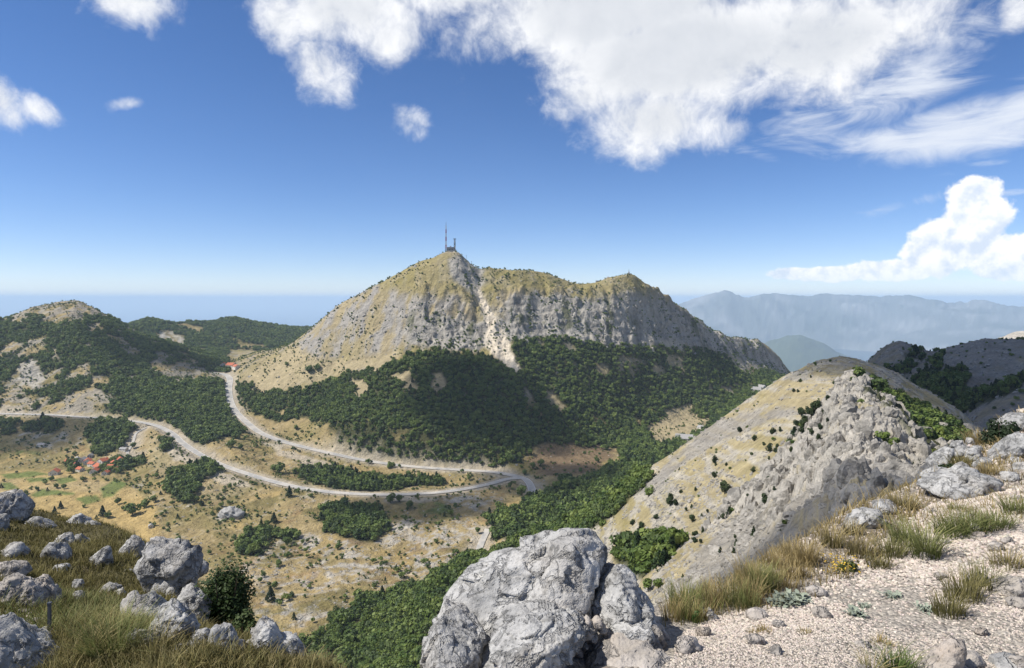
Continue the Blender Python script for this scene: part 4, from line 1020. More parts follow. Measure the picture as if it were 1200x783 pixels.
def house(px, py, w, d, h, rz, wall, roof, label, lid=A_, lift=0.0):
    p = visible_hit(px, py, lid)
    if p is None: return
    o = empty('house', (p[0], p[1], p[2] - .4 + lift), rz); tag(o, label, 'house', 'village houses')
    w, d, h = w * 1.25, d * 1.25, h * 1.2
    W, D, rh = w / 2, d / 2, w * .32
    V = [(-W, -D, -2), (W, -D, -2), (W, D, -2), (-W, D, -2), (-W, -D, h), (W, -D, h), (W, D, h), (-W, D, h), (0, -D, h + rh), (0, D, h + rh)]
    me = bpy.data.meshes.new('wall'); me.from_pydata(V, [], [(0, 1, 5, 8, 4), (2, 3, 7, 9, 6), (1, 2, 6, 5), (3, 0, 4, 7), (0, 3, 2, 1)]); link('wall', me, o, wall)
    Vr, Fr = [], []
    for s in (-1, 1):
        q = len(Vr); e = .5; t = .28; xo, zo = s * (W + e), h - e * rh / W
        Vr += [(0, -D - e, h + rh + .03), (xo, -D - e, zo), (xo, D + e, zo), (0, D + e, h + rh + .03)]; Vr += [(a, b, c + t) for a, b, c in Vr[q:q + 4]]
        Fr += [[q, q + 1, q + 2, q + 3], [q + 4, q + 5, q + 6, q + 7], [q, q + 1, q + 5, q + 4], [q + 1, q + 2, q + 6, q + 5], [q + 2, q + 3, q + 7, q + 6]]
    rf = link('roof', np_mesh('roof', np.array(Vr, float), np.array(Fr), False), o, roof)
    link('chimney', box_mesh('chimney', (W * .3, W * .3 + .7, D * .4, D * .4 + .7, h + rh * .3, h + rh + 1.1)), rf, wall)
    for s in (-1, 1):
        for k in (-.5, .5): link('window', box_mesh('window', (s * (W + .02) - .06, s * (W + .02) + .06, k * D - .5, k * D + .5, h * .45, h * .85)), o, M_GLASS)
    for k in (-.45, .45): link('window', box_mesh('window', (k * W - .5, k * W + .5, -D - .06, -D + .06, h * .45, h * .85)), o, M_GLASS)
    link('door', box_mesh('door', (-.5, .5, -D - .07, -D + .05, -.2, h * .62)), o, M_WOOD)
for a in [(103, 543, 10, 12, 5, .4, M_PLASTER, M_TILE, 'red-roofed white house at the upper left of the village'), (121, 543, 11, 13, 5, -.3, M_PLASTER, M_TILE, 'red-roofed house in the middle of the upper village row'), (116, 550, 12, 15, 5.5, .9, M_STONE, M_TILE, 'widest orange-roofed house in the village centre'), (111, 554, 10, 12, 4.5, .2, M_PLASTER, M_TILE, 'orange-roofed house at the lower village edge'), (129, 550, 9, 12, 5, 1.4, M_PLASTER, M_TILE, 'red-roofed house with pale gable, right of the centre'), (141, 541, 9, 11, 4.5, .6, M_STONE, M_TILE, 'red-roofed house farthest up the village by the trees'),
          (64, 556, 12, 13, 5, .3, M_PLASTER, M_TILE, 'lone red-roofed house among the yellow fields'), (94, 552, 8, 10, 4, 1.1, M_PLASTER, M_TILE, 'small red-roofed house at the village approach'), (97, 541, 9, 12, 4.5, .2, M_PLASTER, M_GREYROOF, 'grey-roofed white house left of the village centre'), (91, 540, 8, 10, 4, .7, M_STONE, M_GREYROOF, 'small grey-roofed stone house behind the shed'), (82, 543, 9, 14, 4, 1.3, M_STONE, M_TILE, 'dark red roofed barn at the left of the village'), (106, 536, 7, 9, 4, .3, M_STONE, M_GREYROOF, 'grey stone house above the village'), (124, 556, 8, 9, 4, .1, M_PLASTER, M_TILE, 'pinkish house at the lower right of the village'),
          (134, 545, 8, 10, 4.5, .8, M_PLASTER, M_TILE, 'red-roofed house below the topmost village house'), (108, 546, 8, 11, 4.5, 1.2, M_PLASTER, M_TILE, 'orange-roofed house squeezed into the village centre'), (88, 547, 8, 9, 4, .5, M_PLASTER, M_TILE, 'red-roofed cottage right of the dark barn'), (136, 552, 8, 10, 4, .1, M_STONE, M_TILE, 'red-roofed house at the right end of the lower village row'),
          (49, 523, 8, 12, 3.2, 1.45, M_PLASTER, M_GREYROOF, 'pale low shed on the shaded stony meadow'), (145, 528, 7, 11, 3.2, 1.4, M_PLASTER, M_GREYROOF, 'small pale building beside the white track'), (177, 618, 5, 6, 2.8, .4, M_PLASTER, M_GREYROOF, 'white hut at the foot of the fields'),
          (886, 459, 18, 22, 6, 1.2, M_PLASTER, M_GREYROOF, 'white building below the end of the cliffs'), (893, 456, 14, 18, 6, .5, M_PLASTER, M_GREYROOF, 'second white building below the end of the cliffs'), (802, 516, 18, 28, 5, 1.2, M_STONE, M_GREYROOF, 'long grey building at the edge of the meadow'), (822, 503, 10, 12, 4, .6, M_PLASTER, M_GREYROOF, 'small pale house above the long grey building')]:
    house(*a)
for a in [(262, 431, 14, 20, 7, .3, M_PLASTER, M_TILE, 'orange-roofed house behind the pass, left one'), (271, 432, 16, 20, 8, 1.2, M_PLASTER, M_TILE, 'orange-roofed house behind the pass, right one'), (277, 433, 12, 16, 6, .8, M_PLASTER, M_TILE, 'small orange-roofed house at the top of the pass')]:
    house(*a, lid=None, lift=2)
def crest(px):
    c = int(np.argmin(np.abs(PX - px))); m = (YR > 1500) & (YR < 2500) & (LID[:, c] == A_)
    k = np.nonzero(m)[0]; r = k[np.argmin(SY[k, c])]; Y = YR[r]
    return np.array([(px - HX) / F * Y, Y, TZ[r, c]])
def lattice(V, Fs, w0, w1, z0, z1, n):
    def bar(a, b, t):
        a = np.array(a); b = np.array(b); d = (b - a) / np.linalg.norm(b - a); s = np.cross(d, [.31, .2, .9]); s /= np.linalg.norm(s); u = np.cross(d, s); o = len(V)
        for q in (a, b):
            for i, j in ((1, 1), (-1, 1), (-1, -1), (1, -1)): V.append(q + (s * i + u * j) * t)
        for k in range(4): Fs.append([o + k, o + (k + 1) % 4, o + 4 + (k + 1) % 4, o + 4 + k])
    cor = [(1, 1), (-1, 1), (-1, -1), (1, -1)]
    for k in range(n):
        za, zb = z0 + (z1 - z0) * k / n, z0 + (z1 - z0) * (k + 1) / n; wa, wb = w0 + (w1 - w0) * k / n, w0 + (w1 - w0) * (k + 1) / n
        for i in range(4):
            c, e = cor[i], cor[(i + 1) % 4]
            bar((c[0] * wa, c[1] * wa, za), (c[0] * wb, c[1] * wb, zb), .28); bar((c[0] * wa, c[1] * wa, za), (e[0] * wb, e[1] * wb, zb), .16); bar((e[0] * wa, e[1] * wa, za), (c[0] * wb, c[1] * wb, zb), .16)
pk = crest(528)
def summit():
    b = pk + np.array([0, 0, -1])
    o = empty('transmitter_station', b); tag(o, 'grey concrete transmitter building on the mountain summit', 'building')
    link('wall', box_mesh('wall', (-9, 9, -6, 6, -8, 11)), o, M_CONC)
    link('roof', box_mesh('roof', (-10, 10, -7, 7, 11, 12.2)), o, M_STEEL)
    link('annex', box_mesh('annex', (6, 15, -5, 5, -10, 6), (9, 13, -3, 3, 6, 15)), o, M_CONC)
    for k in range(4): link('window', box_mesh('window', (-7.5 + 4 * k, -5.2 + 4 * k, -6.15, -5.9, 5, 8.2)), o, M_GLASS)
    for k in range(4): link('window', box_mesh('window', (-7.5 + 4 * k, -5.2 + 4 * k, -6.15, -5.9, 0, 3.2)), o, M_GLASS)
    for k in (-1, 1):
        V = []; Fs = []
        for a in range(12):
            w = 2 * math.pi * a / 12; V += [(2 * math.cos(w), 0, 2 * math.sin(w))]
        V += [(0, .9, 0)]; Fs = [(a, (a + 1) % 12, 12) for a in range(12)]
        d = link('dish', np_mesh('dish', np.array(V, float), np.array(Fs)), o, M_WHITE); d.location = (k * 5 + 6, -7.4, 13.5)
    m = empty('red_white_mast', b + np.array([-12, 0, -2])); tag(m, 'tall red and white lattice mast on the mountain summit', 'mast')
    z = 0
    for k in range(7):
        V, Fs = [], []; w = 2.2 - .24 * k
        lattice(V, Fs, w, w - .24, z, z + 10.4, 3); z += 10.4
        link('mast_section', np_mesh('mast_section', np.array(V), np.array(Fs), False), m, (M_STEEL if k == 0 else M_RED if k % 2 else M_WHITE))
    link('antenna_tip', box_mesh('antenna_tip', (-.35, .35, -.35, .35, z, z + 9)), m, M_STEEL)
    t = empty('antenna_tower', b + np.array([11, 0, 14])); tag(t, 'short dark antenna tower with wide top beside the tall mast', 'tower')
    V, Fs = [], []; lattice(V, Fs, 2.0, 1.4, 0, 20, 5); link('tower_frame', np_mesh('tower_frame', np.array(V), np.array(Fs), False), t, M_STEEL)
    link('top_platform', box_mesh('top_platform', (-3.6, 3.6, -3.6, 3.6, 20, 21.2)), t, M_STEEL)
    link('drum', box_mesh('drum', (-2.2, 2.2, -2.2, 2.2, 5, 8)), t, M_STEEL); link('drum', box_mesh('drum', (-1.9, 1.9, -1.9, 1.9, 12, 14.5)), t, M_CONC)
    for px, h, lab in ((546.5, 12, 'taller thin pole on the slope right of the summit'), (552.5, 8, 'shorter thin pole right of the summit')):
        q = crest(px); pl = empty('utility_pole', q); tag(pl, lab, 'pole', 'poles by the summit')
        link('post', box_mesh('post', (-.3, .3, -.3, .3, -1, h)), pl, M_STEEL); link('crossarm', box_mesh('crossarm', (-1.6, 1.6, -.2, .2, h - 1.6, h - 1.2)), pl, M_STEEL)
    q = crest(737); o2 = empty('summit_cairn_tower', q); tag(o2, 'small stone tower with a thin rod on the second summit', 'tower')
    V, Fs = [], []
    box_into(V, Fs, -5, 5, -4, 4, -4, 2.5); link('base', np_mesh('base', np.array(V, float), np.array(Fs), False), o2, M_STONE)
    link('shaft', box_mesh('shaft', (-1.6, 1.6, -1.6, 1.6, 2.5, 7)), o2, M_STONE); link('rod', box_mesh('rod', (-.4, .4, -.4, .4, 7, 13)), o2, M_STEEL)
    q = crest(700); o3 = empty('hut', q); tag(o3, 'tiny hut on the grassy crest between the two summits', 'hut')
    link('wall', box_mesh('wall', (-4, 4, -3, 3, -3, 2.4)), o3, M_CONC); link('roof', box_mesh('roof', (-4.6, 4.6, -3.6, 3.6, 2.4, 3)), o3, M_GREYROOF)
summit()
def car(line, s, side, col, label):
    p = line[s]; t = line[s + 1] - line[s]; rz = math.atan2(t[1], t[0])
    o = empty('car', (p[0], p[1], p[2] + .42), rz); tag(o, label, 'car')
    V, Fs = [], []; box_into(V, Fs, -2.2, 2.2, -.9 + side, .9 + side, .35, .95); body = link('body', np_mesh('body', np.array(V, float), np.array(Fs), False), o, col)
    V = [(-1.7, -.8, .95), (1.1, -.8, .95), (1.1, .8, .95), (-1.7, .8, .95), (-1.3, -.65, 1.5), (.5, -.65, 1.5), (.5, .65, 1.5), (-1.3, .65, 1.5)]
    V = [(a, b + side, c) for a, b, c in V]
    link('cabin', np_mesh('cabin', np.array(V, float), np.array([[0, 1, 5, 4], [1, 2, 6, 5], [2, 3, 7, 6], [3, 0, 4, 7], [4, 5, 6, 7]]), False), o, M_GLASS)
    for x in (-1.35, 1.35):
        for y in (-.85, .85):
            vv = [(x + .33 * math.cos(k * .785), y + side + dy, .33 + .33 * math.sin(k * .785)) for dy in (-.11, .11) for k in range(8)]
            me = bpy.data.meshes.new('wheel'); me.from_pydata(vv, [], [tuple(range(8)), tuple(range(15, 7, -1))] + [(k, (k + 1) % 8, 8 + (k + 1) % 8, 8 + k) for k in range(8)]); link('wheel', me, o, M_STEEL)
car(ROADS['lower'], len(ROADS['lower']) - 26, 0, flat_mat('dark_car_paint', (.03, .035, .045), .3), 'small dark car driving into the hairpin bend')
# white outcrop in the valley is built with the other rocks below
# ------------------------------------------------------------------ the viewpoint: ground underfoot
def fg(n1, n2, e): 
    Ye = e[1]; ze = (HY - e[0]) / F * Ye
    return [('z', -1.72, 1.0), n1, n2, e, ('z', ze - 4.5, Ye + 4), ('z', ze - 26, Ye + 22)]
LG = Land({
 -600: fg((783, 3.1), (640, 6), (530, 11)), -200: fg((783, 3.1), (660, 5.5), (560, 9.5)), 0: fg((783, 3.1), (680, 5.2), (590, 8.5)), 60: fg((783, 3.1), (690, 5.2), (606, 8.3)),
 130: fg((783, 3.1), (700, 5.2), (624, 8.0)), 190: fg((783, 3.1), (715, 5.0), (648, 7.6)), 240: fg((783, 3.1), (742, 4.6), (690, 6.8)), 300: fg((783, 3.1), (770, 4.0), (745, 5.4)),
 350: fg((783, 3.15), (785, 3.6), (785, 4.6)), 420: fg((800, 3.0), (805, 3.5), (812, 4.4)), 500: fg((810, 2.9), (818, 3.5), (830, 4.4)), 650: fg((810, 2.95), (800, 3.6), (775, 4.6)),
 760: fg((793, 3.1), (745, 3.7), (712, 4.7)), 800: fg((783, 3.15), (738, 3.8), (703, 4.8)), 850: fg((783, 3.15), (722, 4.0), (684, 5.0)), 900: fg((783, 3.15), (707, 4.2), (657, 5.3)),
 960: fg((783, 3.15), (684, 4.5), (624, 5.8)), 1010: fg((783, 3.15), (664, 4.8), (595, 6.3)), 1060: fg((783, 3.15), (648, 5.0), (574, 7.0)), 1100: fg((783, 3.15), (635, 5.2), (550, 8.0)),
 1150: fg((783, 3.15), (615, 5.5), (513, 10)), 1200: fg((783, 3.15), (604, 5.6), (482, 11.5)), 1400: fg((783, 3.15), (580, 6), (430, 14)), 1800: fg((783, 3.15), (570, 6.5), (425, 14)),
})
GPX = np.linspace(-560, 1760, 470); GY = np.concatenate([np.geomspace(1.05, 12, 300), np.geomspace(12, 34, 30)[1:]])
GZ = LG.eval(GPX, GY)
gx = ((GPX - HX) / F)[None, :] * GY[:, None]; gy_ = np.broadcast_to(GY[:, None], gx.shape)
left_m = ss(560, 380, GPX)[None, :] * np.ones_like(gx)
GZ = GZ + fbm2(gx, gy_, 1.3, 3, .5, seed=101) * (.05 + .09 * left_m) + fbm2(gx, gy_, .28, 3, .5, seed=102) * (.014 + .02 * left_m)
def gnd(X, Y):
    X = np.asarray(X, float); Y = np.asarray(Y, float); px = HX + F * X / Y
    c = np.clip(np.interp(px, GPX, np.arange(len(GPX))), 0, len(GPX) - 1.001); r = np.clip(np.interp(Y, GY, np.arange(len(GY))), 0, len(GY) - 1.001)
    ci = c.astype(int); ri = r.astype(int); fc = c - ci; fr = r - ri
    return (GZ[ri, ci] * (1 - fc) + GZ[ri, ci + 1] * fc) * (1 - fr) + (GZ[ri + 1, ci] * (1 - fc) + GZ[ri + 1, ci + 1] * fc) * fr
GSY = HY - F * GZ / GY[:, None]
def ghit(px, py):
    """first point of the near ground seen at that spot"""
    c = int(np.clip(np.argmin(np.abs(GPX - px)), 0, len(GPX) - 1)); s = GSY[:, c]; ok = np.nonzero(s <= py)[0]
    r = ok[0] if len(ok) else int(np.argmin(s))
    Y = GY[r]; X = (px - HX) / F * Y
    return np.array([X, Y, float(gnd(X, Y))])
n1 = fbm2(gx, gy_, .9, 4, .55, seed=110); n2 = fbm2(gx, gy_, .12, 3, .55, seed=111)
gcol = np.zeros(gx.shape + (3,), np.float32)
grav, soil, turf = C3(.33, .295, .25), C3(.16, .125, .085), C3(.095, .082, .032)
gcol[:] = grav * (1 + .25 * n2)[..., None]
def glay(m, c):
    m = np.clip(np.asarray(m, np.float32), 0, 1)[..., None]; gcol[:] = gcol * (1 - m) + c * m
glay(ss(.0, .5, n1) * .45, soil); glay(left_m * .95, turf); glay(left_m * ss(.05, .5, n1) * .6, soil)
gp2 = np.broadcast_to(GPX[None, :], gx.shape)
glay(ss(760, 840, gp2) * ss(60, 0, np.abs(GSY - np.interp(GPX, [760, 850, 900, 960, 1040, 1200], [700, 680, 655, 625, 610, 600])[None, :]) ) * .55, soil * 1.1)
def mat_ground():
    m, nt, p = new_mat('stony_earth')
    a = N(nt, 'ShaderNodeAttribute'); a.attribute_name = 'Col'; g = N(nt, 'ShaderNodeNewGeometry').outputs['Position']
    v = N(nt, 'ShaderNodeTexVoronoi'); v.inputs['Scale'].default_value = 48; L(nt, g, v.inputs['Vector'])
    n = noise(nt, g, 30, 5, .65)
    sc = N(nt, 'ShaderNodeSeparateColor'); L(nt, v.outputs['Color'], sc.inputs[0])
    k = math_(nt, 'MULTIPLY', math_(nt, 'MULTIPLY_ADD', sc.outputs[0], .6, .68), math_(nt, 'MULTIPLY_ADD', n, .9, .55))
    c = N(nt, 'ShaderNodeCombineColor')
    for i in range(3): L(nt, k, c.inputs[i])
    L(nt, mix(nt, 1.0, a.outputs['Color'], c.outputs[0], 'MULTIPLY'), p.inputs['Base Color'])
    p.inputs['Roughness'].default_value = .95; p.inputs['Specular IOR Level'].default_value = .15
    h = math_(nt, 'SUBTRACT', math_(nt, 'MULTIPLY', n, .8), v.outputs['Distance'])
    L(nt, bump(nt, h, .9, .02), p.inputs['Normal'])
    return m
M_GROUND = mat_ground()
def build_ground():
    R, C = gx.shape
    V = np.stack([gx, gy_, GZ], -1).reshape(-1, 3); i = np.arange(R * C).reshape(R, C)
    f = np.stack([i[:-1, :-1], i[:-1, 1:], i[1:, 1:], i[1:, :-1]], -1).reshape(-1, 4)
    o = link('ground', np_mesh('ground', V, f, True, gcol.reshape(-1, 3)), mat=M_GROUND); tag(o, 'stony summit ground of gravel and turf underfoot', kind='structure')
    xs = np.linspace(-9, 9, 40); ys = np.linspace(-7, 1.06, 20); X, Y = np.meshgrid(xs, ys); Z = -1.75 + .05 * fbm2(X, Y, 1.1, 3) - .25 * ss(1.5, 6, np.abs(X)) * 0
    i = np.arange(X.size).reshape(X.shape); f = np.stack([i[:-1, :-1], i[:-1, 1:], i[1:, 1:], i[1:, :-1]], -1).reshape(-1, 4)
    o = link('ground_behind', np_mesh('ground_behind', np.stack([X, Y, Z], -1).reshape(-1, 3), f, True, np.tile(grav, (X.size, 1))), mat=M_GROUND); tag(o, 'gravel ground at the viewpoint', kind='structure')
build_ground()

# ------------------------------------------------------------------ limestone
def mat_rock(name, light, mid, dark, tan, tanamt=.3, sc=1.0):
    m, nt, p = new_mat(name)
    tc = N(nt, 'ShaderNodeTexCoord').outputs['Object']; oi = N(nt, 'ShaderNodeObjectInfo').outputs['Random']
    off = vmath(nt, 'SCALE', (13.7, 7.1, 3.3)); 
    n = N(nt, 'ShaderNodeVectorMath', operation='MULTIPLY_ADD'); 
    cb = N(nt, 'ShaderNodeCombineXYZ')
    for i in range(3): L(nt, oi, cb.inputs[i])
    L(nt, cb.outputs[0], n.inputs[0]); n.inputs[1].default_value = (17, 31, 23); L(nt, tc, n.inputs[2])
    g = n.outputs[0]
    a = noise(nt, g, 3.2 * sc, 6, .62, .4); b = noise(nt, g, 13 * sc, 6, .65); c = noise(nt, g, 55 * sc, 4, .65); d = noise(nt, g, 1.3 * sc, 4, .55, .6)
    col = mix(nt, maprange(nt, a, .36, .62), mid, light)
    col = mix(nt, math_(nt, 'MULTIPLY', maprange(nt, b, .48, .66), .75), col, dark)
    col = mix(nt, math_(nt, 'MULTIPLY', maprange(nt, d, .5, .72), tanamt), col, tan)
    col = mix(nt, math_(nt, 'MULTIPLY', maprange(nt, c, .56, .68), .55), col, dark)
    col = mix(nt, math_(nt, 'MULTIPLY', maprange(nt, c, .40, .30), .4), col, light)
    # hairline cracks
    wv = N(nt, 'ShaderNodeVectorMath', operation='MULTIPLY_ADD'); L(nt, noise(nt, g, 4 * sc, 4, .6, color=True), wv.inputs[0]); wv.inputs[1].default_value = (.25, .25, .25); L(nt, g, wv.inputs[2])
    v = N(nt, 'ShaderNodeTexVoronoi'); v.feature = 'DISTANCE_TO_EDGE'; v.inputs['Scale'].default_value = 2.6 * sc; L(nt, wv.outputs[0], v.inputs['Vector'])
    cm = math_(nt, 'MULTIPLY', maprange(nt, v.outputs['Distance'], .010, .002), maprange(nt, d, .5, .6))
    col = mix(nt, math_(nt, 'MULTIPLY', cm, .5), col, (.09, .085, .08))
    L(nt, col, p.inputs['Base Color']); p.inputs['Roughness'].default_value = .92; p.inputs['Specular IOR Level'].default_value = .2
    # solution grooves and pits
    gr = math_(nt, 'ABSOLUTE', math_(nt, 'SUBTRACT', noise(nt, g, 5.5 * sc, 5, .6, .3), .5)); gm = maprange(nt, gr, .035, .0)
    pv_ = N(nt, 'ShaderNodeTexVoronoi'); pv_.inputs['Scale'].default_value = 42 * sc; L(nt, g, pv_.inputs['Vector']); pit = maprange(nt, pv_.outputs['Distance'], .32, .1)
    pit = math_(nt, 'MULTIPLY', pit, maprange(nt, b, .45, .6))
    col = mix(nt, math_(nt, 'MULTIPLY', math_(nt, 'MAXIMUM', gm, pit), .4), col, dark)
    nt.links.remove(p.inputs['Base Color'].links[0]); L(nt, col, p.inputs['Base Color'])
    h0 = math_(nt, 'MULTIPLY_ADD', gm, -.7, math_(nt, 'MULTIPLY', pit, -.35))
    h = math_(nt, 'ADD', math_(nt, 'MULTIPLY', b, 1.0), math_(nt, 'MULTIPLY', c, .3)); h = math_(nt, 'ADD', h, math_(nt, 'MULTIPLY', a, 2.0)); h = math_(nt, 'SUBTRACT', h, math_(nt, 'MULTIPLY', cm, .4)); h = math_(nt, 'ADD', h, h0)
    L(nt, bump(nt, h, .8, .035 / sc), p.inputs['Normal'])
    return m
M_LIME = mat_rock('grey_limestone', (.45, .44, .42), (.30, .295, .285), (.15, .148, .142), (.37, .315, .25), .35)
M_LIMETAN = mat_rock('weathered_limestone', (.44, .40, .36), (.34, .305, .265), (.18, .17, .16), (.39, .31, .24), .6)
_ico = {}
def ico(n):
    if n not in _ico:
        bm = bmesh.new(); bmesh.ops.create_icosphere(bm, subdivisions=n, radius=1.0); bm.verts.ensure_lookup_table()
        _ico[n] = (np.array([v.co[:] for v in bm.verts]), np.array([[a.index for a in f.verts] for f in bm.faces])); bm.free()
    return _ico[n]
def hull_planes(pts):
    bm = bmesh.new()
    for p in pts: bm.verts.new(p)
    r = bmesh.ops.convex_hull(bm, input=bm.verts[:])
    bm.normal_update(); c = np.mean(pts, axis=0); P = []
    for f in bm.faces:
        n = np.array(f.normal[:]); d = float(np.dot(n, np.array(f.verts[0].co[:]) - c))
        if d < 0: n, d = -n, -d
        if np.linalg.norm(n) > .5 and d > 1e-6: P.append((n, d))
    bm.free(); return c, P
def facet3(q, seed):
    """broken, faceted relief: each cell of space is a tilted plane"""
    i = np.floor(q).astype(np.int64); best = np.full(len(q), 1e9); val = np.zeros(len(q))
    for a in (-1, 0, 1):
        for b in (-1, 0, 1):
            for c in (-1, 0, 1):
                j = (i + [a, b, c]) & 255; h = _P[_P[_P[(j[:, 0] + seed) & 255] + j[:, 1]] + j[:, 2]]
                pt = i + [a, b, c] + .5 + .45 * _G3[h]; d = q - pt; d2 = (d * d).sum(1); m = d2 < best
                v = (d * _G3[(h * 7 + 13) & 255]).sum(1) + .5 * _G3[(h * 5 + 3) & 255][:, 0]
                best = np.where(m, d2, best); val = np.where(m, v, val)
    return val
def rock_arrays(pts, seed, sub, rough=.10, cuts=4, power=55.0, scale=None):
    pts = np.asarray(pts, float); c, P = hull_planes(pts); D, fs = ico(sub); r_ = np.random.default_rng(seed)
    size = float(np.mean(pts.max(0) - pts.min(0)))
    ext = pts.max(0) - pts.min(0)
    D = D * (ext / ext.max()) ** .6; D /= np.linalg.norm(D, axis=1)[:, None]
    inv = np.zeros((len(P) + cuts, len(D)))
    for i, (n, d) in enumerate(P): inv[i] = np.maximum(D @ n, 0) / d
    sup = 1.0 / np.maximum((inv[:len(P)] ** power).sum(0) ** (1 / power), 1e-6)
    for i in range(cuts):
        n = r_.normal(size=3); n /= np.linalg.norm(n); q = (D * sup[:, None]) @ n; inv[len(P) + i] = np.maximum(D @ n, 0) / (q.max() * r_.uniform(.62, .88))
    rad = 1.0 / np.maximum((inv ** power).sum(0) ** (1 / power), 1e-6)
    V = D * rad[:, None]
    q = V / size + r_.uniform(0, 50, 3)
    wq = q + .025 * np.stack([perlin3(q * 5 + k * 9.7) for k in range(3)], 1)
    disp = rough * (.25 * fbm3(q, .55, 3, .5) + .85 * facet3(wq / .42, seed) + .5 * facet3(wq / .16, seed + 40) + .16 * fbm3(q, .07, 4, .65))
    if sub >= 5: disp += rough * .12 * facet3(wq / .055, seed + 80) - rough * .5 * np.maximum(0, .12 - np.abs(perlin3(q * np.array([2.2, 2.2, 3.4]) + 4))) * 4 * (perlin3(q * 1.6 + 31) > -.05)
    V = V + D * (disp * size)[:, None]
    return c, V, fs
def outline3d(outline, Y, depth, lean=0.0):
    """a stone whose front view has this outline: rings at three depths"""
    o = np.asarray(outline, float); m = o.mean(0); pts = []
    y1 = o[:, 1].max(); hgt = max(y1 - o[:, 1].min(), 1)
    for s, dy in ((.68, -depth), (1.0, -depth * .3), (.98, depth * .35), (.62, depth)):
        for px, py in o:
            qx, qy = m[0] + (px - m[0]) * s, m[1] + (py - m[1]) * s
            if s < .8: qy += (y1 - qy) * 0.12
            a = at(qx, qy, Y); pts.append((a[0], Y + dy + lean * (y1 - py) / hgt, a[2]))
    return np.array(pts)
def stone(name, outline, Y, label, depth=None, sub=4, rough=.13, cuts=5, mat=None, cat='rock', group=None, seed=None, parent=None, lean=0.0):
    o_ = np.asarray(outline, float); w = (o_[:, 0].max() - o_[:, 0].min()) / F * Y
    pts = outline3d(outline, Y, depth or w * .42, lean)
    c, V, fs = rock_arrays(pts, seed or int(o_.sum()) % 9973, sub, rough, cuts)
    base = np.array([c[0], c[1], c[2] + V[:, 2].min()])
    me = np_mesh(name, V + c - base, fs)
    if parent is not None: base = base; ob = link(name, me, parent, mat or M_LIME); ob.location = base - np.array(parent.location)
    else: ob = link(name, me, mat=mat or M_LIME); ob.location = base; tag(ob, label, cat, group)
    return ob
def oval(x0, x1, y0, y1, seed=0, n=9, skew=0.0):
    r_ = random.Random(seed + int(x0 * 7 + y0)); cx, cy = (x0 + x1) / 2, (y0 + y1) / 2; rx, ry = (x1 - x0) / 2, (y1 - y0) / 2
    out = []
    for k in range(n):
        w = 2 * math.pi * (k + r_.uniform(-.3, .3)) / n; s = r_.uniform(.88, 1.12)
        out.append((cx + rx * math.cos(w) * s + skew * -ry * math.sin(w), cy + ry * math.sin(w) * s))
    return out
# the cracked boulder in the middle
bo = empty('boulder', at(640, 800, 3.7)); tag(bo, 'big cracked grey limestone boulder at the bottom centre', 'boulder')
stone('block', [(519, 716), (528, 694), (543, 676), (575, 662), (612, 655), (640, 640), (660, 631), (690, 627), (699, 638), (716, 655), (723, 672), (704, 690), (688, 716), (650, 716), (612, 716), (590, 726), (560, 742), (530, 748)], 3.9, None, .46, 6, .06, 5, parent=bo, seed=11)
stone('block', [(496, 800), (497, 757), (510, 738), (518, 716), (540, 724), (566, 742), (572, 764), (560, 775), (540, 790)], 3.5, None, .44, 6, .06, 5, parent=bo, seed=12)
stone('block', [(573, 742), (588, 728), (616, 719), (655, 718), (690, 712), (688, 728), (668, 748), (640, 766), (612, 778), (580, 770)], 3.42, None, .40, 6, .06, 5, parent=bo, seed=13)
stone('block', [(520, 820), (545, 786), (572, 772), (604, 780), (640, 770), (662, 756), (668, 800), (640, 830)], 3.3, None, .3, 5, .06, 5, parent=bo, seed=14)
stone('block', [(686, 712), (700, 688), (722, 664), (740, 674), (754, 694), (748, 708), (724, 716), (700, 720)], 3.75, None, .34, 6, .06, 5, parent=bo, seed=15)
stone('block', [(700, 718), (738, 704), (758, 700), (770, 716), (764, 728), (735, 730), (706, 732)], 3.62, None, .3, 5, .06, 5, parent=bo, seed=16)
stone('block', [(676, 806), (684, 764), (700, 740), (722, 728), (752, 722), (776, 730), (794, 752), (808, 768), (816, 806), (740, 824)], 3.5, None, .42, 6, .055, 5, M_LIMETAN, parent=bo, seed=17)
stone('block', [(640, 815), (660, 770), (676, 758), (690, 780), (694, 815)], 3.42, None, .2, 4, .055, 5, M_LIMETAN, parent=bo, seed=18)
for k, (x, y, s) in enumerate([(672, 752, 8), (686, 742, 9), (694, 735, 7), (700, 729, 7), (688, 728, 5), (706, 737, 6), (678, 762, 6), (696, 746, 5), (684, 756, 5)]):
    stone('loose_stone', oval(x - s, x + s, y - s * .9, y + s * .9, k), 3.42 + .012 * (y < 740), 'small loose stone wedged in the cleft of the cracked boulder', .05, 3, .12, 4, M_LIMETAN, 'stone', 'stones in the boulder cleft', 50 + k)
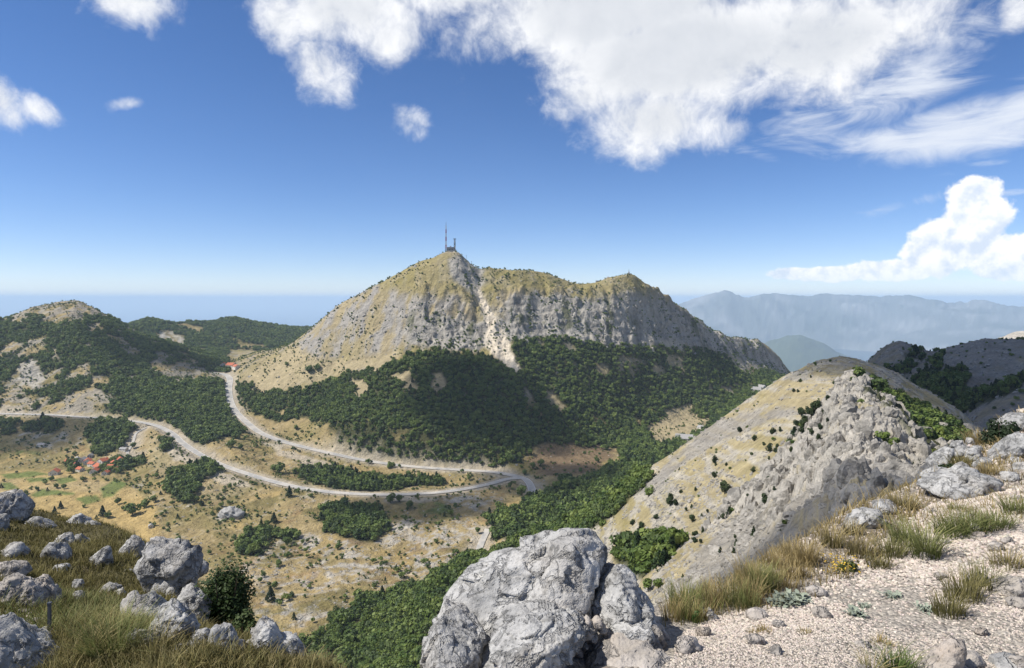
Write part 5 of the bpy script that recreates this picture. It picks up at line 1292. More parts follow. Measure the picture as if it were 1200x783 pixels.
# rocks in the turf at the left
LR = [
 ([(-14, 612), (-12, 580), (0, 574), (16, 576), (27, 590), (32, 606), (24, 616), (0, 618)], 8.4, 'large rounded grey rock at the left edge above the turf bank', 5),
 ([(-10, 630), (-8, 604), (2, 600), (8, 612), (8, 628)], 7.8, 'narrow grey rock at the left edge under the large rounded one', 4),
 ([(33, 624), (35, 612), (44, 607), (54, 611), (62, 620), (54, 628), (40, 628)], 8.1, 'grey rock on the turf crest next to the large rounded one', 4),
 ([(79, 618), (82, 608), (92, 603), (101, 609), (102, 618), (90, 621)], 8.2, 'peaked grey rock on the turf crest', 4),
 ([(94, 622), (96, 614), (106, 611), (115, 617), (113, 624)], 8.1, 'low pale rock leaning on the peaked crest rock', 4),
 ([(52, 660), (54, 648), (62, 636), (68, 634), (78, 648), (76, 660), (64, 664)], 6.9, 'two-lobed grey rock in the middle of the turf bank', 4),
 ([(66, 642), (70, 628), (78, 625), (84, 634), (82, 644)], 7.2, 'upright grey rock between the two-lobed rock and the crest', 4),
 ([(84, 640), (88, 629), (97, 627), (104, 638), (98, 643)], 7.2, 'small grey rock right of the upright one in the bank', 4),
 ([(104, 666), (110, 652), (124, 645), (128, 660), (120, 671), (108, 670)], 6.6, 'wedge-shaped grey rock alone in the turf', 4),
 ([(142, 646), (146, 634), (156, 631), (168, 640), (168, 652), (158, 659), (146, 656)], 7.5, 'round grey rock left of the big perched block', 4),
 ([(161, 664), (164, 650), (176, 641), (204, 644), (215, 647), (223, 650), (222, 676), (214, 702), (204, 690), (186, 690), (170, 680)], 7.2, 'big perched block of grey limestone on the bank', 5),
 ([(194, 712), (194, 694), (202, 690), (208, 702), (206, 714)], 6.9, 'small upright stone under the perched block', 4),
 ([(222, 672), (224, 660), (232, 657), (242, 664), (240, 676), (228, 678)], 7.3, 'round pale rock behind the perched block', 4),
 ([(220, 706), (221, 694), (228, 692), (232, 702), (226, 712)], 6.9, 'small stone at the right foot of the perched block', 3),
 ([(148, 722), (150, 706), (160, 697), (178, 712), (196, 716), (196, 734), (176, 742), (156, 738)], 6.2, 'left half of the broad slab under the perched block', 5),
 ([(178, 742), (184, 726), (200, 714), (226, 720), (232, 730), (228, 752), (214, 766), (192, 764)], 6.0, 'right half of the broad slab under the perched block', 5),
 ([(-8, 684), (-6, 664), (8, 658), (24, 664), (29, 672), (16, 682), (4, 688)], 6.0, 'pale flat rock at the left edge', 4),
 ([(-10, 716), (-6, 690), (14, 682), (32, 688), (44, 704), (46, 716), (20, 724)], 5.2, 'wide tan rock at the left edge of the bank', 5),
 ([(34, 694), (38, 678), (44, 673), (58, 688), (68, 700), (67, 720), (58, 724), (46, 712)], 5.3, 'long slanting grey rock beside the tan one', 5),
 ([(86, 690), (88, 680), (95, 680), (97, 692), (92, 696)], 5.8, 'small stone on top of its twin in the turf', 3),
 ([(84, 712), (86, 696), (94, 693), (99, 704), (95, 716)], 5.6, 'small upright stone under its twin in the turf', 4),
 ([(135, 704), (137, 694), (144, 692), (149, 699), (144, 708)], 5.9, 'small grey stone left of the broad slab', 3),
 ([(143, 675), (146, 669), (153, 669), (156, 673), (150, 677)], 6.6, 'tiny pale stone above the broad slab', 3),
 ([(103, 712), (104, 705), (109, 705), (110, 711)], 5.5, 'tiny pale stone above the green tuft', 3),
 ([(-12, 800), (-8, 734), (6, 731), (20, 740), (36, 754), (50, 772), (64, 795), (30, 810)], 3.6, 'large smooth grey rock in the bottom left corner', 5),
 ([(34, 764), (38, 746), (50, 741), (66, 748), (76, 762), (66, 774), (48, 774)], 4.2, 'grey rock behind the bottom left corner rock', 4),
 ([(250, 772), (252, 732), (262, 727), (272, 738), (284, 764), (280, 784), (260, 790)], 5.0, 'split grey rock below the leafy bush', 5),
 ([(296, 780), (299, 738), (306, 733), (316, 724), (322, 738), (328, 756), (336, 776), (320, 790)], 4.9, 'pointed grey rock right of the leafy bush', 5),
 ([(318, 782), (322, 752), (332, 744), (346, 756), (358, 774), (350, 790)], 4.7, 'rough pale rock at the drop beside the pointed one', 4),
 ([(284, 776), (286, 758), (294, 752), (300, 768), (296, 784)], 4.9, 'small stone between split and pointed rock', 4),
 ([(118, 790), (124, 772), (140, 768), (150, 780), (148, 800)], 3.4, 'low stone under the green tuft at the bottom', 4),
 ([(152, 768), (150, 744), (166, 738), (184, 748), (186, 768), (168, 780)], 5.4, 'weathered rock under the left half of the broad slab', 5),
 ([(196, 786), (200, 764), (216, 758), (236, 766), (240, 786), (216, 796)], 5.0, 'weathered rock under the right half of the broad slab', 5),
 ([(226, 760), (230, 738), (244, 734), (252, 750), (250, 772), (236, 776)], 5.4, 'grey rock filling the gap between slab and split rock', 5),
 ([(208, 724), (214, 700), (226, 690), (240, 700), (246, 722), (234, 736), (216, 734)], 6.6, 'dark upright rock between perched block and bush', 5),
 ([(0, 656), (6, 642), (20, 640), (30, 650), (24, 660)], 6.6, 'half-buried pale rock at the left edge below the crest', 4),
 ([(20, 746), (28, 730), (44, 728), (54, 740), (46, 752)], 4.5, 'tan stone behind the metal post', 4),
 ([(118, 700), (122, 686), (134, 684), (140, 694), (132, 704)], 6.0, 'half-buried grey stone in the middle of the bank', 4),
 ([(60, 676), (64, 666), (76, 664), (82, 674), (74, 682)], 6.2, 'flat grey stone under the two-lobed rock', 4),
]
for i, (o_, Y, lab, sub) in enumerate(LR):
    mx_, my_ = np.mean([p[0] for p in o_]), np.mean([p[1] for p in o_]); g = ghit(mx_, max(p[1] for p in o_) - 2)
    o_ = [(mx_ + (a - mx_) * 1.24, my_ + (b - my_) * 1.22 - 1) for a, b in o_]
    stone('rock', o_, min(Y, g[1] + .2), lab, None, max(sub, 4), .075, 10, M_LIMETAN if 'tan' in lab or 'pale flat' in lab else M_LIME, group='rocks on the turf bank', seed=200 + i)
RR = [
 ([(1082, 552), (1088, 542), (1100, 530), (1110, 524), (1118, 524), (1112, 536), (1098, 550)], 8.2, 'long slanting slab at the drop edge of the right knoll', 4),
 ([(1078, 562), (1086, 552), (1100, 546), (1108, 546), (1104, 556), (1090, 564)], 7.6, 'low slab below the long slanting one', 4),
 ([(1113, 524), (1118, 517), (1127, 516), (1130, 522), (1124, 530)], 8.7, 'pale round stone at the top of the slanting slab', 4),
 ([(1118, 534), (1122, 525), (1132, 520), (1137, 524), (1130, 536)], 8.4, 'upright pale stone next to the round one', 4),
 ([(1128, 534), (1136, 526), (1146, 524), (1153, 530), (1148, 540), (1138, 543)], 8.1, 'clean pale boulder in the middle of the right knoll', 4),
 ([(1138, 528), (1142, 522), (1150, 523), (1151, 529)], 8.6, 'small stone behind the clean pale boulder', 3),
 ([(1141, 549), (1146, 536), (1158, 533), (1162, 542), (1154, 552)], 7.8, 'block right below the clean pale boulder', 4),
 ([(1116, 552), (1120, 544), (1132, 540), (1138, 545), (1132, 554), (1120, 558)], 7.4, 'low pale rock left of the block on the knoll', 4),
 ([(1162, 540), (1168, 524), (1180, 513), (1196, 508), (1208, 508), (1200, 520), (1184, 534), (1170, 542)], 8.6, 'long diagonal rock right of the dark shrub', 5),
 ([(1178, 545), (1184, 536), (1194, 535), (1198, 542), (1188, 548)], 7.8, 'small rock under the long diagonal one', 4),
 ([(1187, 553), (1190, 543), (1202, 541), (1206, 552), (1196, 556)], 7.4, 'pale rock at the right edge under the diagonal one', 4),
 ([(1076, 574), (1092, 562), (1116, 556), (1140, 549), (1158, 553), (1168, 562), (1156, 578), (1130, 588), (1104, 582)], 6.6, 'broad flat outcrop of pale rock on the right terrace', 5),
 ([(1162, 508), (1172, 496), (1186, 486), (1204, 480), (1212, 486), (1198, 496), (1180, 504), (1170, 512)], 10.8, 'bright skyline rock ledge at the right edge', 4),
 ([(1140, 514), (1142, 507), (1148, 505), (1152, 511), (1146, 516)], 9.6, 'small upper stone on the knoll skyline', 3),
 ([(1131, 520), (1134, 513), (1141, 513), (1142, 520)], 9.2, 'small lower stone on the knoll skyline', 3),
 ([(1172, 562), (1176, 553), (1188, 552), (1196, 558), (1186, 565)], 6.9, 'flat stone beside the broad outcrop', 3),
 ([(988, 622), (998, 606), (1014, 596), (1030, 592), (1036, 602), (1022, 614), (1004, 624)], 5.7, 'pale ledge at the cliff edge behind the flowering plant', 5),
 ([(1020, 600), (1026, 588), (1042, 584), (1050, 592), (1040, 602)], 6.1, 'pale ledge stone left of the dome-shaped tussock', 4),
 ([(1074, 812), (1086, 784), (1100, 766), (1114, 752), (1126, 744), (1126, 756), (1116, 772), (1110, 812)], 3.4, 'long rock ledge poking through the gravel at bottom right', 5),
 ([(1166, 700), (1170, 682), (1184, 677), (1206, 680), (1212, 704), (1190, 712)], 4.1, 'tan boulder at the right edge by the dark tussock', 5),
 ([(1154, 800), (1166, 774), (1186, 768), (1210, 774), (1214, 800)], 3.25, 'low grey rock in the bottom right corner', 4),
 ([(823, 729), (826, 716), (832, 712), (842, 722), (840, 730)], 4.05, 'white pointed stone at the edge of the straw grass', 4),
 ([(896, 774), (902, 760), (914, 755), (920, 764), (914, 776)], 3.3, 'flat pale stone in the lower gravel', 4),
 ([(1000, 762), (1004, 752), (1016, 750), (1020, 758), (1012, 764)], 3.4, 'flat pinkish stone bedded in the gravel', 3),
 ([(1158, 738), (1162, 730), (1172, 730), (1174, 738), (1166, 742)], 3.7, 'pale stone on the gravel below the tan boulder', 3),
]
for i, (o_, Y, lab, sub) in enumerate(RR):
    g = ghit(np.mean([p[0] for p in o_]), max(p[1] for p in o_) - 2)
    stone('rock', o_, min(Y, g[1] + .15), lab, None, max(sub, 4), .07, 9, M_LIMETAN if 'tan' in lab or 'gravel' in lab else M_LIME, group='rocks on the right terrace', seed=400 + i)
# white outcrop in the valley
pv = visible_hit(270, 606, A_)
if pv is not None:
    yv = pv[1]; stone('outcrop', [(254, 608), (257, 599), (266, 594), (276, 596), (285, 600), (286, 609)], yv, 'white rock outcrop on the dry valley slope', 12, 4, .12, 4)

# ------------------------------------------------------------------ gravel
def inside(px, py, poly_): return inpoly(np.asarray(px, float), np.asarray(py, float), poly_)
GRAVEL = [(770, 800), (800, 742), (840, 722), (880, 715), (930, 705), (960, 690), (1000, 650), (1040, 632), (1080, 600), (1110, 588), (1200, 575), (1260, 570), (1260, 810), (770, 810)]
def scatter_px(n, poly_, seed, evenly=True):
    """spots on the near ground inside a region, even per area of ground"""
    r_ = np.random.default_rng(seed); p = np.array(poly_, float); out = []
    a = np.abs(np.gradient(gx, axis=1) * np.gradient(gy_, axis=0)); m = inpoly(gp2.copy(), GSY, poly_) & (gy_ < 12)
    vis = GSY <= np.minimum.accumulate(GSY, axis=0) + 4
    w = (a * m * vis) / (gy_ ** (0 if evenly else 2.0)) * (1 if evenly else np.clip(.62 + 1.5 * n1, .12, 1.3)); cdf = np.cumsum(w.ravel()); idx = np.searchsorted(cdf, r_.uniform(0, cdf[-1], n)); ri, ci = np.unravel_index(np.clip(idx, 0, w.size - 1), w.shape)
    ri = np.clip(ri, 0, len(GY) - 2); ci = np.clip(ci, 0, len(GPX) - 2)
    Y = GY[ri] + (GY[ri + 1] - GY[ri]) * r_.uniform(0, 1, n); px = GPX[ci] + (GPX[ci + 1] - GPX[ci]) * r_.uniform(0, 1, n); X = (px - HX) / F * Y
    return X, Y, gnd(X, Y)
def pebbles(name, label, n, poly_, smin, smax, seed, mat, sub=1):
    D, fs = ico(sub); r_ = np.random.default_rng(seed)
    X, Y, Z = scatter_px(n, poly_, seed, False)
    sz = smin * (smax / smin) ** (r_.uniform(0, 1, n) ** 2.4)
    nv = 12; var = []
    for k in range(nv):
        d = D * (1 + .32 * r_.normal(size=(len(D), 1)).clip(-1.3, 1.3)) * r_.uniform([.8, .6, .38], [1.15, .95, .7]); var.append(d)
    var = np.array(var); k = r_.integers(0, nv, n); w = r_.uniform(0, 6.28, n); tl = r_.normal(0, .35, n)
    P = var[k] * sz[:, None, None]
    c, s = np.cos(tl), np.sin(tl); P = np.stack([P[..., 0], P[..., 1] * c[:, None] - P[..., 2] * s[:, None], P[..., 1] * s[:, None] + P[..., 2] * c[:, None]], -1)
    c, s = np.cos(w), np.sin(w); P = np.stack([P[..., 0] * c[:, None] - P[..., 1] * s[:, None], P[..., 0] * s[:, None] + P[..., 1] * c[:, None], P[..., 2]], -1)
    P = P + np.stack([X, Y, Z + sz * .12], 1)[:, None]
    F_ = (fs[None] + (np.arange(n) * len(D))[:, None, None]).reshape(-1, 3)
    base = np.array([.52, .452, .385]); colv = base * r_.uniform(.68, 1.15, (n, 1)) * (1 + r_.normal(0, .02, (n, 3)))
    me = np_mesh(name, P.reshape(-1, 3), F_, False, np.repeat(np.clip(colv, .05, .75), len(D), 0))
    o = link(name, me, mat=mat); tag(o, label, kind='stuff')
def mat_pebble():
    m, nt, p = new_mat('pebble_stone'); a = N(nt, 'ShaderNodeAttribute'); a.attribute_name = 'Col'; g = N(nt, 'ShaderNodeNewGeometry').outputs['Position']
    n = noise(nt, g, 120, 3, .6); k = math_(nt, 'MULTIPLY_ADD', n, .7, .65); c = N(nt, 'ShaderNodeCombineColor')
    for i in range(3): L(nt, k, c.inputs[i])
    L(nt, mix(nt, 1.0, a.outputs['Color'], c.outputs[0], 'MULTIPLY'), p.inputs['Base Color']); p.inputs['Roughness'].default_value = .9; p.inputs['Specular IOR Level'].default_value = .2
    return m
M_PEB = mat_pebble()
pebbles('gravel', 'pinkish beige gravel covering the right terrace', 21000, GRAVEL, .006, .05, 21, M_PEB)
pebbles('gravel_far', 'rubble between the rocks of the terrace edge', 2500, [(880, 660), (960, 615), (1010, 590), (1060, 570), (1100, 545), (1200, 480), (1260, 470), (1260, 600), (1060, 640), (960, 690)], .012, .06, 22, M_PEB)
pebbles('gravel_corner', 'rubble between the rocks at bottom left', 900, [(-40, 800), (-40, 700), (60, 700), (90, 760), (110, 800)], .006, .03, 23, M_PEB)
r_ = np.random.default_rng(77)
X, Y, Z = scatter_px(46, GRAVEL, 31)
for k in range(46):
    s = r_.uniform(.035, .075); px, py = HX + F * X[k] / Y[k], HY - F * (Z[k] + s * .3) / Y[k]; q = s * F / Y[k]
    stone('stone', oval(px - q, px + q, py - q * .6, py + q * .6, k), Y[k], 'larger beige stone lying in the gravel of the right terrace', s * .8, 3, .08, 9, M_LIMETAN, 'stone', 'larger stones in the gravel', 600 + k)

# ------------------------------------------------------------------ grass and plants
def blades(r_, base, n, h, spread, lean, width, c_base, c_tip, var=.25, droop=.5):
    """curved tapering blades rooted round base; arrays (V, F, colours)"""
    w = r_.uniform(0, 6.28, n); rr = spread * np.sqrt(r_.uniform(0, 1, n))
    root = base + np.stack([np.cos(w) * rr, np.sin(w) * rr, np.zeros(n)], 1)
    hh = h * r_.uniform(.55, 1.1, n); d = np.stack([np.cos(w), np.sin(w)], 1) + r_.normal(0, .5, (n, 2)); ln = lean * hh * r_.uniform(.3, 1.2, n)
    ts = np.array([0, .35, .7, 1.0]); P = []
    sd = np.stack([-d[:, 1], d[:, 0]], 1); sd /= np.linalg.norm(sd, axis=1)[:, None] + 1e-6; a2 = r_.uniform(0, 3.14, n); sd = np.stack([np.cos(a2), np.sin(a2)], 1) * .6 + sd * .6
    V = np.zeros((n, 8, 3)); C = np.zeros((n, 8, 3)); cv = 1 + var * r_.normal(size=(n, 1)); mixv = r_.uniform(0, 1, (n, 1))
    for i, t in enumerate(ts):
        off = d * (ln * t ** 1.8)[:, None]; z = hh * (t - droop * .35 * t ** 3)
        wd = width * (1 - t * .85) * r_.uniform(.7, 1.3, n)
        for j, s in enumerate((-1, 1)):
            V[:, 2 * i + j, :2] = root[:, :2] + off + sd * (s * wd)[:, None]; V[:, 2 * i + j, 2] = root[:, 2] + z - .01
            C[:, 2 * i + j] = (c_base * (1 - t) + (c_tip * mixv + c_base * (1 - mixv) * .5 + c_tip * (1 - mixv) * .5) * t) * cv
    f = np.array([[0, 1, 3, 2], [2, 3, 5, 4], [4, 5, 7, 6]]); Fs = (f[None] + (np.arange(n) * 8)[:, None, None]).reshape(-1, 4)
    return V.reshape(-1, 3), Fs, C.reshape(-1, 3)
def mat_blade():
    m, nt, p = new_mat('grass_blade'); a = N(nt, 'ShaderNodeAttribute'); a.attribute_name = 'Col'
    L(nt, a.outputs['Color'], p.inputs['Base Color']); p.inputs['Roughness'].default_value = .65; p.inputs['Specular IOR Level'].default_value = .2
    tb = N(nt, 'ShaderNodeBsdfTranslucent'); L(nt, a.outputs['Color'], tb.inputs[0]); ms = N(nt, 'ShaderNodeMixShader'); ms.inputs[0].default_value = .3
    L(nt, p.outputs[0], ms.inputs[1]); L(nt, tb.outputs[0], ms.inputs[2]); L(nt, ms.outputs[0], nt.nodes['Material Output'].inputs[0])
    return m
M_BLADE = mat_blade()
STRAW_B, STRAW_T = np.array([.19, .15, .06]), np.array([.48, .37, .18])
GRN_B, GRN_T = np.array([.075, .10, .028]), np.array([.27, .26, .10])
DARK_B, DARK_T = np.array([.10, .098, .034]), np.array([.27, .225, .095])
LUSH_B, LUSH_T = np.array([.05, .085, .02]), np.array([.17, .22, .06])
def turf(name, label, n, poly_, h, seed, cb, ct, width=.0028, clump=3):
    r_ = np.random.default_rng(seed); X, Y, Z = scatter_px(n // clump, poly_, seed, False)
    X = np.repeat(X, clump) + r_.normal(0, .03, n // clump * clump); Y = np.repeat(Y, clump) + r_.normal(0, .03, n // clump * clump); Z = gnd(X, Y)
    patch = fbm2(X, Y, .6, 3, .5, seed=5)[:, None]
    V, Fs, C = blades(r_, np.stack([X, Y, Z], 1), len(X), 1.0, .02, .55, 1.0, cb, ct)
    V = V.reshape(-1, 8, 3); root = np.stack([X, Y, Z], 1)[:, None]; hs = (h * np.exp(r_.normal(0, .3, len(X))) * (1 + .5 * patch[:, 0]))[:, None]
    dz = V - root; dz[..., 2] *= hs; dz[..., :2] *= hs[..., None]
    # thin the blades to their real width
    mid = (dz[:, 0::2] + dz[:, 1::2]) / 2; half = (dz[:, 1::2] - dz[:, 0::2]) / 2; half *= (width * Y / 5.0)[:, None, None] / np.maximum(np.linalg.norm(half[:, :1], axis=2, keepdims=True), 1e-9) * 1.0
    tap = np.array([1, .8, .5, .15])[None, :, None]; hd = half / np.maximum(np.linalg.norm(half, axis=2, keepdims=True), 1e-9) * (width * np.maximum(Y, 4) / 5.0)[:, None, None] * tap
    dz[:, 0::2] = mid - hd; dz[:, 1::2] = mid + hd
    C = C.reshape(-1, 8, 3) * (1 + .5 * patch)[:, None]
    me = np_mesh(name, (root + dz).reshape(-1, 3), Fs, True, np.clip(C.reshape(-1, 3), .01, .6)); o = link(name, me, mat=M_BLADE); tag(o, label, kind='stuff')
turf('turf_grass', 'brown-green grass covering the rocky bank at the left', 52000, [(-80, 800), (-80, 560), (0, 575), (60, 595), (130, 612), (190, 630), (240, 665), (300, 720), (360, 760), (400, 800)], .062, 41, DARK_B, DARK_T)
turf('near_grass', 'greener long grass along the bottom left of the picture', 9000, [(60, 810), (60, 745), (120, 730), (200, 750), (260, 762), (330, 772), (400, 790), (420, 830)], .075, 42, GRN_B * 1.1, STRAW_T * .85)
turf('bank_green', 'green grass among the lower rocks of the bank', 6000, [(-60, 745), (0, 705), (70, 700), (120, 700), (190, 745), (120, 760), (40, 745)], .08, 43, LUSH_B, GRN_T)
turf('edge_grass', 'thin dry grass along the terrace edge and between the rocks', 6500, [(780, 735), (800, 690), (860, 665), (900, 640), (960, 610), (1010, 590), (1060, 560), (1120, 540), (1200, 480), (1260, 470), (1260, 600), (1180, 620), (1040, 650), (960, 700), (880, 720)], .10, 44, STRAW_B * .9, STRAW_T * .9)
def tussock(px, py, h, spread, n, cb, ct, label, group=None, lean=.55, width=.003, seed=0, Y=None, name='grass_tussock'):
    g = ghit(px, py)
    r_ = np.random.default_rng(seed + int(px * 3 + py)); V, Fs, C = blades(r_, np.zeros(3), n, h, spread, lean, width * max(1, g[1] / 4.5), cb, ct)
    o = link(name, np_mesh(name, V, Fs, True, np.clip(C, .01, .6)), mat=M_BLADE); o.location = g; tag(o, label, 'grass tussock', group)
r_ = random.Random(9)
for i in range(40):   # the band of straw-coloured grass behind the gravel
    t = r_.random(); px = 790 + 175 * t + r_.uniform(-8, 8); py = np.interp(px, [780, 850, 900, 960], [738, 720, 708, 690]) - r_.random() ** 1.2 * np.interp(px, [780, 960], [22, 68])
    dry = r_.random() < .72
    tussock(px, py, r_.uniform(.13, .26), r_.uniform(.05, .11), 125, STRAW_B if dry else GRN_B * 1.2, STRAW_T if dry else GRN_T * 1.1, ('straw-coloured' if dry else 'greener') + ' tall grass tussock in the band behind the gravel', 'tall tussocks behind the gravel', .35, .0022, i)
for i, (px, py, h, sp, n, cb, ct, lab) in enumerate([
   (1055, 596, .17, .14, 420, DARK_B, STRAW_T, 'dome-shaped tussock at the terrace edge before the flat outcrop'), (1085, 655, .30, .09, 320, GRN_B, GRN_T * 1.2, 'tall arching green tussock in the middle of the right terrace'), (1062, 640, .24, .1, 260, GRN_B, GRN_T * 1.1, 'green tussock just left of the tall arching one'), (1045, 655, .2, .1, 260, DARK_B, GRN_T, 'olive tussock between the arching one and the flowering plant'),
   (1115, 628, .24, .12, 320, LUSH_B, GRN_T, 'dense green tussock right of the arching one'), (1140, 625, .22, .12, 320, LUSH_B, GRN_T, 'second dense green tussock farther right'), (1165, 622, .2, .12, 300, LUSH_B, GRN_T * .9, 'third dense green tussock near the right edge'), (1190, 604, .2, .1, 260, GRN_B, GRN_T, 'tussock at the right edge above the dense green ones'),
   (1130, 705, .20, .10, 300, DARK_B, DARK_T, 'dark brown tussock in the gravel beside the tan boulder'), (1112, 722, .16, .08, 240, DARK_B, DARK_T, 'low dark tussock left of the dark brown one'), (1150, 690, .2, .09, 240, DARK_B, GRN_T, 'olive-brown tussock touching the tan boulder'), (1180, 668, .16, .1, 220, DARK_B, STRAW_T, 'dry tussock above the tan boulder'),
   (1010, 655, .2, .09, 260, DARK_B, STRAW_T * .8, 'dry tussock behind the flowering plant'), (1030, 668, .14, .08, 200, DARK_B, DARK_T, 'low brown tussock right of the flowering plant'), (975, 640, .2, .08, 200, DARK_B, STRAW_T, 'straw tussock on the path to the cliff edge'), (1000, 628, .14, .07, 160, DARK_B, STRAW_T, 'small tussock by the pale ledge'),
   (1045, 790, .15, .05, 130, LUSH_B, LUSH_T, 'bright green tuft rising at the bottom edge of the gravel'), (1020, 792, .13, .05, 90, GRN_B, STRAW_T, 'thin dry tuft beside the bright green one at the bottom'), (1062, 788, .12, .04, 80, LUSH_B, GRN_T, 'small green tuft at the bottom beside the rock ledge'),
   (135, 768, .235, .12, 620, LUSH_B, GRN_T * 1.1, 'big round green tuft at the bottom left'), (100, 772, .16, .08, 220, GRN_B, STRAW_T, 'dry tuft left of the big green one'), (178, 770, .16, .08, 220, GRN_B, STRAW_T, 'dry tuft right of the big green one'), (895, 742, .05, .04, 90, STRAW_B, STRAW_T, 'small straw cushion in the gravel'), (882, 744, .04, .03, 70, STRAW_B, STRAW_T, 'tiny straw cushion in the gravel'), (1033, 757, .05, .05, 100, STRAW_B, STRAW_T, 'straw cushion above the bright green tuft'), (942, 744, .04, .04, 70, DARK_B, STRAW_T, 'flat straw cushion in the middle of the gravel'), (1122, 602, .12, .08, 180, DARK_B, GRN_T, 'short tussock at the foot of the flat outcrop'),
   (1125, 548, .2, .12, 200, DARK_B, DARK_T, 'olive tussock among the knoll rocks'), (1112, 540, .2, .12, 200, DARK_B, DARK_T, 'olive tussock below the slanting slab'), (1160, 556, .15, .12, 200, STRAW_B, STRAW_T, 'straw tussock below the block on the knoll'), (1150, 520, .25, .2, 240, STRAW_B, STRAW_T, 'straw grass patch behind the clean pale boulder'), (1195, 505, .25, .25, 240, STRAW_B, STRAW_T, 'straw grass patch under the skyline ledge'), (1190, 530, .2, .2, 240, STRAW_B, STRAW_T, 'straw grass patch under the diagonal rock')]):
    tussock(px, py, h, sp, n, cb, ct, lab, 'tussocks', .62 if 'arching' in lab or 'green' in lab else .45, .0026, 70 + i)
# leafy bush at the left
def plant_leaves(name, label, cat, px, py, hpx, wpx, n, leaf, mat, lumps=10, dy=.35, Y=None, trunk=True, tall=1.0):
    g = ghit(px, py); Yp = Y or g[1]; b = np.array([(px - HX) / F * Yp, Yp, (HY - py) / F * Yp]); h = hpx / F * Yp; w = wpx / F * Yp / 2
    r_ = np.random.default_rng(int(px)); o = empty(name, b); tag(o, label, cat)
    V, Fs = leaf_cloud(r_, n, leaf, np.array([w, w * .8, h * .52]), np.array([0, 0, h * .52]), .2, lumps, .4)
    link('crown', np_mesh('crown', V, Fs), o, mat)
    if trunk:
        Vs, Fz = [], []
        for k in range(6):
            a = r_.uniform(0, 6.28); V0 = np.array([0, 0, -.1]); V1 = np.array([math.cos(a) * w * .6, math.sin(a) * w * .5, h * r_.uniform(.55, .9)]); o_ = len(Vs)
            for q, rr in ((V0, .014), ((V0 + V1) / 2, .009), (V1, .003)):
                for j in range(5): Vs.append(q + rr * np.array([math.cos(j * 1.2566), math.sin(j * 1.2566), 0]))
            for s in range(2):
                for j in range(5): Fz.append([o_ + s * 5 + j, o_ + s * 5 + (j + 1) % 5, o_ + s * 5 + 5 + (j + 1) % 5, o_ + s * 5 + 5 + j])
        link('stem', np_mesh('stem', np.array(Vs), np.array(Fz)), o, M_BARK)
M_BUSH = mat_leaf('bush_leaves', (.042, .068, .02), (.09, .125, .04), 9, .25)
M_DARKSHRUB = mat_leaf('shrub_needles', (.014, .026, .01), (.03, .046, .016), 9, .1)
plant_leaves('leafy_bush', 'dark green leafy bush behind the perched block', 'bush', 263, 764, 112, 82, 10500, .0135, M_BUSH, 16, Y=5.1)
plant_leaves('leafy_sprig', 'low leafy shoots at the foot of the dark green bush', 'bush', 288, 775, 58, 34, 2200, .0125, M_BUSH, 8, Y=4.75)
plant_leaves('mountain_pine_shrub', 'dark evergreen shrub among the rocks of the right knoll', 'shrub', 1173, 530, 40, 42, 3200, .02, M_DARKSHRUB, 10, Y=8.9)
plant_leaves('low_shrub', 'low dark green cushion below the slanting slab', 'shrub', 1108, 556, 16, 24, 700, .014, M_DARKSHRUB, 6, Y=7.7, trunk=False)
plant_leaves('small_green_plant', 'small bright green plant beside the white pointed stone', 'plant', 817, 735, 20, 17, 420, .008, mat_leaf('fresh_leaves', (.05, .10, .025), (.09, .16, .04), 20), 5, Y=4.0, trunk=False)
M_SILVER = flat_mat('silvery_leaves', (.25, .28, .215), .7, 30, .25)
def thistle(px, py, r, n, label):
    g = ghit(px, py); q = np.random.default_rng(int(px + py)); V, Fs = [], []
    for k in range(n):
        w = q.uniform(0, 6.28); l = r * q.uniform(.5, 1.1); el = q.uniform(.1, .9); d = np.array([math.cos(w) * math.cos(el), math.sin(w) * math.cos(el), math.sin(el)]); s = np.array([-math.sin(w), math.cos(w), 0]) * l * .14
        o_ = len(V); b = q.normal(0, r * .3, 3) * [1, 1, 0]; mid = b + d * l * .55 + [0, 0, .01]; V += [b, mid + s, b + d * l - [0, 0, l * .15], mid - s]; Fs.append([o_, o_ + 1, o_ + 2, o_ + 3])
    o = link('silver_plant', np_mesh('silver_plant', np.array(V), np.array(Fs)), mat=M_SILVER); o.location = g; tag(o, label, 'plant', 'silvery plants')
thistle(930, 706, .10, 170, 'largest silvery plant at the edge of the straw grass'); thistle(912, 710, .08, 80, 'silvery plant left of the largest one'); thistle(1046, 702, .06, 50, 'silvery rosette in the middle of the gravel'); thistle(1083, 717, .06, 45, 'silvery rosette right of the middle in the gravel'); thistle(1003, 722, .07, 60, 'silvery rosette in the gravel below the flowering plant'); thistle(1012, 712, .05, 40, 'small silvery rosette behind its neighbour below the flowering plant')
